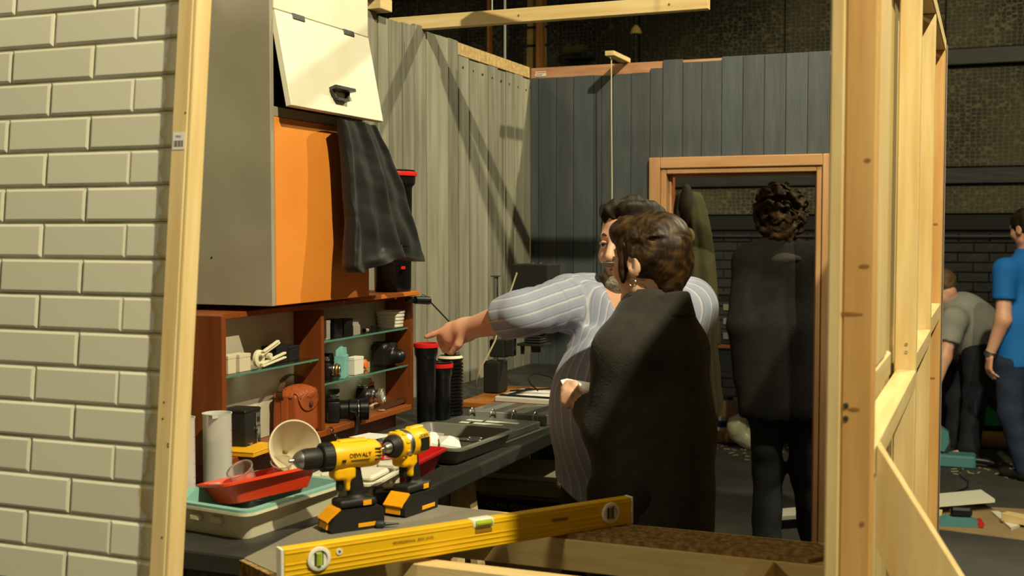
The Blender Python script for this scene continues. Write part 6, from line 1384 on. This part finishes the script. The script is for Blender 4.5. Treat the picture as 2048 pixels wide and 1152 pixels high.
def woman_hair(P):
    Q = ((P - np.asarray(cw, np.float32)) @ Fw.T.astype(np.float32)) / np.float32(sw)
    d = ell(Q, (-0.018, 0, 0.034), (0.105, 0.087, 0.097))
    d = smin(d, ell(Q, (-0.068, 0, -0.015), (0.044, 0.060, 0.065)), 0.02); d = smin(d, ell(Q, (0.045, 0.0, 0.085), (0.055, 0.066, 0.038)), 0.02)
    d = smin(d, ell(Q, (-0.062, 0, -0.070), (0.026, 0.040, 0.045)), 0.02)
    sw_ = np.arctan2(Q[:, 2] - 0.06, Q[:, 0] + 0.03)
    R2 = np.stack([sw_ * 0.02, Q[:, 1], np.hypot(Q[:, 2] - 0.06, Q[:, 0] + 0.03)], 1).astype(np.float32)
    d = d + 0.0055 * vnoise(R2, 105, 31) + 0.0028 * vnoise(R2, 230, 32)
    d = np.maximum(d, -ell(Q, (0.125, 0, -0.035), (0.092, 0.125, 0.105)))
    for sg in (1, -1):
        d = np.maximum(d, -ell(Q, (0.012, 0.098 * sg, -0.028), (0.032, 0.030, 0.042)))
        sb_ = ell(Q, (0.036, 0.071 * sg, -0.012), (0.012, 0.010, 0.042)); d = np.minimum(d, sb_)
    d = np.maximum(d, (-0.098 - 0.35 * (Q[:, 0] + 0.06)) - Q[:, 2])
    return np.maximum(d * sw, -head_sdf(P, cw, Fw, sw, True) - 0.004)
def strand(P):
    Q = ((P - np.asarray(cw, np.float32)) @ Fw.T.astype(np.float32)) / np.float32(sw)
    R2 = np.stack([np.arctan2(Q[:, 2] - 0.06, Q[:, 0] + 0.03) * 0.02, Q[:, 1], np.hypot(Q[:, 2] - 0.06, Q[:, 0] + 0.03)], 1).astype(np.float32)
    return 0.42 + 0.22 * vnoise(R2, 330, 35) + 0.28 * vnoise(R2, 900, 36)
hairw = mat('brown_hair', '2c1c0d', 0.5, spec=0.3)
_n = hairw.node_tree; _a = _n.nodes.new('ShaderNodeAttribute'); _a.attribute_name = 'strand'; _c = _n.nodes.new('ShaderNodeValToRGB'); _c.color_ramp.elements[0].position = .3; _c.color_ramp.elements[1].position = .85
_c.color_ramp.elements[0].color = lin('23170c'); _c.color_ramp.elements[1].color = lin('584023'); _n.links.new(_a.outputs['Fac'], _c.inputs['Fac']); _n.links.new(_c.outputs['Color'], _n.nodes['Principled BSDF'].inputs['Base Color'])
sdf_mesh('hair', woman_hair, np.asarray(cw) - .17, np.asarray(cw) + .18, 0.0036, hairw, wom, attr={'strand': strand})
e0 = HL(cw, Fw, sw, (-0.004, 0.085, -0.052))
MB().tube([e0 + (Fw[0] * math.cos(a) + Fw[2] * math.sin(a)) * 0.0095 for a in np.linspace(0, 2 * math.pi, 20)], 0.0014, 6).build('earring', chrome, wom, 60)
ppr = thing('folded_note', 'folded white note held in the coat wearer\'s hand', 'paper', tuple(cp(1150, 772, 3.06)))
o2 = cp(1150, 772, 3.06)
v = [cp(x, y, z) - o2 for x, y, z in ((1121, 762, 3.06), (1134, 759, 3.10), (1185, 768, 3.10), (1186, 786, 3.06), (1150, 782, 3.05), (1126, 772, 3.05))]
MB().add([tuple(q) for q in v] + [tuple(q - FWH * .004 + UPZ * .003) for q in v], [(5, 4, 3, 2, 1, 0), (6, 7, 8, 9, 10, 11)] + [(i, (i + 1) % 6, 6 + (i + 1) % 6, 6 + i) for i in range(6)]).build('note', white_paper, ppr)

# ------------------------------------------------------------------ curly haired person behind the doorway, seen from the back
Zk = 5.82
J = dict(f=facing(186), flat=0.68, rc=0.150, rb=0.150, rp=0.150, hs=1.08, F=head_frame(186, -6), head=cp(1560, 428, Zk), neck=cp(1557, 500, Zk - .01), chest=cp(1562, 565, Zk), belly=cp(1562, 670, Zk), pelvis=cp(1562, 770, Zk))
root = np.array([J['pelvis'][0], J['pelvis'][1], 0.0]); RK = np.cross(J['f'], UPZ); RK = RK / np.linalg.norm(RK); LK = -RK
J.update(shL=cp(1500, 522, Zk), elL=cp(1484, 650, Zk - .03), wrL=cp(1490, 755, Zk + .05), shR=cp(1632, 522, Zk), elR=cp(1672, 630, Zk + .02), wrR=cp(1668, 560, Zk + .22))
for s, x0, x1, x2 in (('L', 1530, 1536, 1533), ('R', 1600, 1612, 1628)):
    J['hip' + s] = cp(x0, 790, Zk); J['kn' + s] = cp(x1, 950, Zk + .02); a = cp(x2, 1080, Zk - .02); a[2] = 0.09; J['an' + s] = a
cur, o_ = person('curly haired person in a black coat seen from behind in the doorway', root, J, lambda P, o: np.minimum(relaxed_hand(P, cp(1490, 755, Zk + .05) - o, -UPZ, RT, FWH), relaxed_hand(P, cp(1668, 560, Zk + .22) - o, UPZ + FWH * .4, RT, FWH)), 0.009, skin=skinA)
JK = J
def coat_k(P):
    d = torso(P, JK, 0.035)
    for k in 'LR': d = smin(d, U(0.03, cap(P, JK['sh' + k], JK['el' + k], 0.085, 0.075), cap(P, JK['el' + k], JK['wr' + k], 0.072, 0.058)), 0.04)
    d = smin(d, ecap(P, JK['belly'], JK['pelvis'] - UPZ * 0.10, 0.185, 0.215, JK['f'], 0.78), 0.06)
    Q = P.copy(); Q[:, 2] *= .5; d = d + 0.006 * vnoise(Q, 20, 41)
    return np.maximum(d, JK['pelvis'][2] - 0.16 - P[:, 2])
lo, hi = bounds([J[k] for k in ('neck', 'shL', 'shR', 'elR', 'elL', 'wrL', 'wrR', 'pelvis')], 0.26)
sdf_mesh('coat', coat_k, lo, hi, 0.013, mat('black_wool_coat', '0c0b08', 0.95, col2='14130d', scale=20, bump=.2, bscale=90), cur)
sdf_mesh('scarf', lambda P: U(.03, ell(P, JK['neck'] + UPZ * -.012, (.105, .10, .045)), ell(P, JK['neck'] - JK['f'] * .06 - UPZ * .045, (.11, .07, .035))) + .006 * vnoise(P, 45, 9), J['neck'] - .2, J['neck'] + .2, .011, mat('grey_scarf', '33302c', .95), cur)
trousers(cur, J, mat('black_jeans', '14161a', .85, col2='1c2026', scale=9), 0.012, 0.034, 0.012, 0.006); shoe(cur, J, 'L', black_matte, .012); shoe(cur, J, 'R', black_matte, .012)
ck, Fk = J['head'], J['F']
pts = rng.normal(size=(150, 3)); pts /= np.linalg.norm(pts, axis=1)[:, None]; pts = pts[(pts[:, 2] > -0.75)]
pts = pts[~((pts @ J['f'] > 0.55) & (pts[:, 2] < 0.35))]
def curly(P):
    d = ell(P, ck - J['f'] * 0.025 + UPZ * 0.015, (0.105, 0.105, 0.12)); d = smin(d, ell(P, ck - J['f'] * .05 - UPZ * .09, (.085, .085, .06)), .03)
    for p_ in pts:
        q = ck - J['f'] * 0.022 + UPZ * 0.01 + p_ * np.array([0.118, 0.118, 0.135]); d = smin(d, np.linalg.norm(P - q.astype(np.float32), axis=1) - 0.019, 0.007)
    d = d + 0.006 * np.sin(vnoise(P, 60, 51) * 7 + P[:, 2] * 130) 
    return np.maximum(d, -ell(P, ck + J['f'] * .12 - UPZ * .02, (.09, .09, .10)))
sdf_mesh('hair', curly, ck - .2, ck + .21, .0065, mat('curly_brown_hair', '2a1d0e', .6, spec=.25, col2='5e4420', scale=30, mixlo=.5, mixhi=.75, bump=.6, bscale=70), cur)

# ------------------------------------------------------------------ man in the blue polo shirt at the right edge
Zb = 7.55
J = dict(f=facing(150), flat=0.70, rc=0.150, rb=0.155, rp=0.15, hs=1.05, F=head_frame(150, -14), head=cp(2052, 458, Zb), neck=cp(2056, 506, Zb), chest=cp(2058, 560, Zb), belly=cp(2054, 640, Zb), pelvis=cp(2046, 722, Zb))
root = np.array([J['pelvis'][0], J['pelvis'][1], 0.0]); LB_ = np.cross(UPZ, J['f'])
J.update(shL=cp(2010, 540, Zb - .06), elL=cp(2006, 640, Zb - .12), wrL=cp(1980, 708, Zb - .05), shR=cp(2104, 540, Zb + .08), elR=cp(2118, 640, Zb + .08), wrR=cp(2110, 710, Zb + .14))
J['hipL'] = cp(2018, 735, Zb - .03); J['hipR'] = cp(2076, 735, Zb + .05); J['knL'] = cp(2022, 830, Zb - .05); J['knR'] = cp(2085, 840, Zb + .05); a = cp(2052, 920, Zb - .05); a[2] = .09; J['anL'] = a; a = cp(2098, 930, Zb + .08); a[2] = .09; J['anR'] = a
blu, o_ = person('man in a bright blue polo shirt and jeans at the right edge', root, J, lambda P, o: np.minimum(relaxed_hand(P, cp(1980, 708, Zb - .05) - o, -UPZ - RT * .1, RT, FWH), relaxed_hand(P, cp(2110, 710, Zb + .14) - o, -UPZ, -RT, FWH)), 0.009, skin=skinA)
JB = J
def polo(P):
    d = torso(P, JB, 0.020)
    for k in 'LR':
        ax_ = JB['el' + k] - JB['sh' + k]; d = smin(d, np.maximum(cap(P, JB['sh' + k], JB['el' + k], 0.080, 0.072), half(P, JB['sh' + k] + ax_ * 0.62, ax_)), 0.03)
    d = smin(d, ecap(P, JB['belly'], JB['pelvis'] - UPZ * .02, 0.175, 0.178, JB['f'], .74), .05)
    Q = P.copy(); Q[:, 2] *= .5; d = d + .005 * vnoise(Q, 22, 61)
    d = np.maximum(d, JB['pelvis'][2] - 0.03 - P[:, 2]); return np.maximum(d, -cap(P, JB['neck'], JB['neck'] + UPZ * .3, .062, .09))
lo, hi = bounds([J[k] for k in ('neck', 'shL', 'shR', 'elR', 'elL', 'pelvis')], 0.24); polo_m = mat('blue_polo', '0f66b4', .8, col2='1570c0', scale=6)
sdf_mesh('polo_shirt', polo, lo, hi, .012, polo_m, blu)
sdf_mesh('collar', lambda P: np.maximum(np.abs(cap(P, JB['neck'] - UPZ * .02, JB['neck'] + UPZ * .02, .072, .064)) - .006, np.abs(P[:, 2] - JB['neck'][2]) - .028), J['neck'] - .12, J['neck'] + .12, .009, polo_m, blu)
jean = mat('blue_jeans', '1d2a40', .85, col2='26344c', scale=9); trousers(blu, J, jean, .016, .03, .012, .006); shoe(blu, J, 'L', black_matte, .012); shoe(blu, J, 'R', black_matte, .012)
cbh, Fb = J['head'], J['F']
def crop(P, c, F, s, off=.0, seed=1):
    Q = ((P - np.asarray(c, np.float32)) @ F.T.astype(np.float32)) / np.float32(s); d = ell(Q, (-0.020, 0, 0.036), (0.106, 0.086, 0.096)) + .004 * vnoise(Q, 90, seed)
    d = np.maximum(d, -ell(Q, (0.120, 0, -0.02), (0.092, 0.115, 0.10))); d = np.maximum(d, -ell(Q, (0.005, 0.098, -0.022), (0.032, 0.032, 0.040))); d = np.maximum(d, -ell(Q, (0.005, -0.098, -0.022), (0.032, 0.032, 0.040)))
    return np.maximum(np.maximum(d, -0.055 - Q[:, 2]) * s, -head_sdf(P, c, F, s) - .004)
sdf_mesh('hair', lambda P: crop(P, cbh, Fb, 1.05), cbh - .17, cbh + .17, .007, hair_m, blu)
w0, w1 = J['wrL'] - (J['wrL'] - J['elL']) * .08, J['wrL'] + (J['wrL'] - J['elL']) * .05
wa = MB().cyl(w0, w1, .036, n=18).build('wristwatch', steel, blu, 40)

# ------------------------------------------------------------------ man bending down in the grey T-shirt
Zg = 8.28
J = dict(f=facing(96), flat=0.75, rc=0.150, rb=0.150, rp=0.145, hs=1.05, F=head_frame(150, -45), head=cp(1886, 578, Zg), neck=cp(1905, 610, Zg), chest=cp(1924, 632, Zg), belly=cp(1948, 655, Zg), pelvis=cp(1958, 700, Zg))
root = np.array([J['pelvis'][0], J['pelvis'][1], 0.0])
J.update(shL=cp(1908, 640, Zg - .17), elL=cp(1888, 715, Zg - .2), wrL=cp(1868, 780, Zg - .2), shR=cp(1908, 628, Zg + .17), elR=cp(1882, 700, Zg + .2), wrR=cp(1858, 770, Zg + .2), hipL=cp(1956, 712, Zg - .09), hipR=cp(1958, 712, Zg + .09), knL=cp(1950, 800, Zg - .12), knR=cp(1916, 800, Zg + .10))
a = cp(1938, 880, Zg - .14); a[2] = .09; J['anL'] = a; a = cp(1912, 875, Zg + .1); a[2] = .09; J['anR'] = a
ben, o_ = person('man in a grey T-shirt bending down by the hall wall', root, J, lambda P, o: np.minimum(relaxed_hand(P, cp(1868, 780, Zg - .2) - o, -UPZ, -RT, -RT), relaxed_hand(P, cp(1858, 770, Zg + .2) - o, -UPZ, -RT, -RT)), 0.0095, skin=skinA)
JG = J
def tee(P):
    d = U(.06, cap(P, JG['chest'], JG['belly'], .175, .178), cap(P, JG['belly'], JG['pelvis'] + UPZ * .04, .175, .165), cap(P, JG['shL'], JG['shR'], .085))
    for k in 'LR':
        ax_ = JG['el' + k] - JG['sh' + k]; d = smin(d, np.maximum(cap(P, JG['sh' + k], JG['el' + k], 0.082, 0.078), half(P, JG['sh' + k] + ax_ * 0.6, ax_)), 0.03)
    d = d + .006 * vnoise(P, 18, 71); ax2 = JG['pelvis'] - JG['belly']; d = np.maximum(d, half(P, JG['pelvis'] - UPZ * .005, ax2))
    return np.maximum(d, -cap(P, JG['neck'], HL(JG['head'], JG['F'], 1, (0, 0, -.02)), .060, .07))
lo, hi = bounds([J[k] for k in ('neck', 'shL', 'shR', 'elL', 'elR', 'pelvis', 'belly')], .24)
sdf_mesh('t_shirt', tee, lo, hi, .012, mat('grey_marl', '9a9a90', .9, col2='8d8d84', scale=8), ben)
trousers(ben, J, mat('navy_trousers', '12141c', .85, col2='1a1d28', scale=9), .02, .034, .012, .006, top=J['pelvis'][2] + .09); shoe(ben, J, 'L', black_matte, .012); shoe(ben, J, 'R', black_matte, .012)
sdf_mesh('hair', lambda P: crop(P, J['head'], J['F'], 1.05, seed=6), J['head'] - .18, J['head'] + .18, .0075, mat('sandy_hair', '5a4326', .7, col2='6e5634', scale=30), ben)
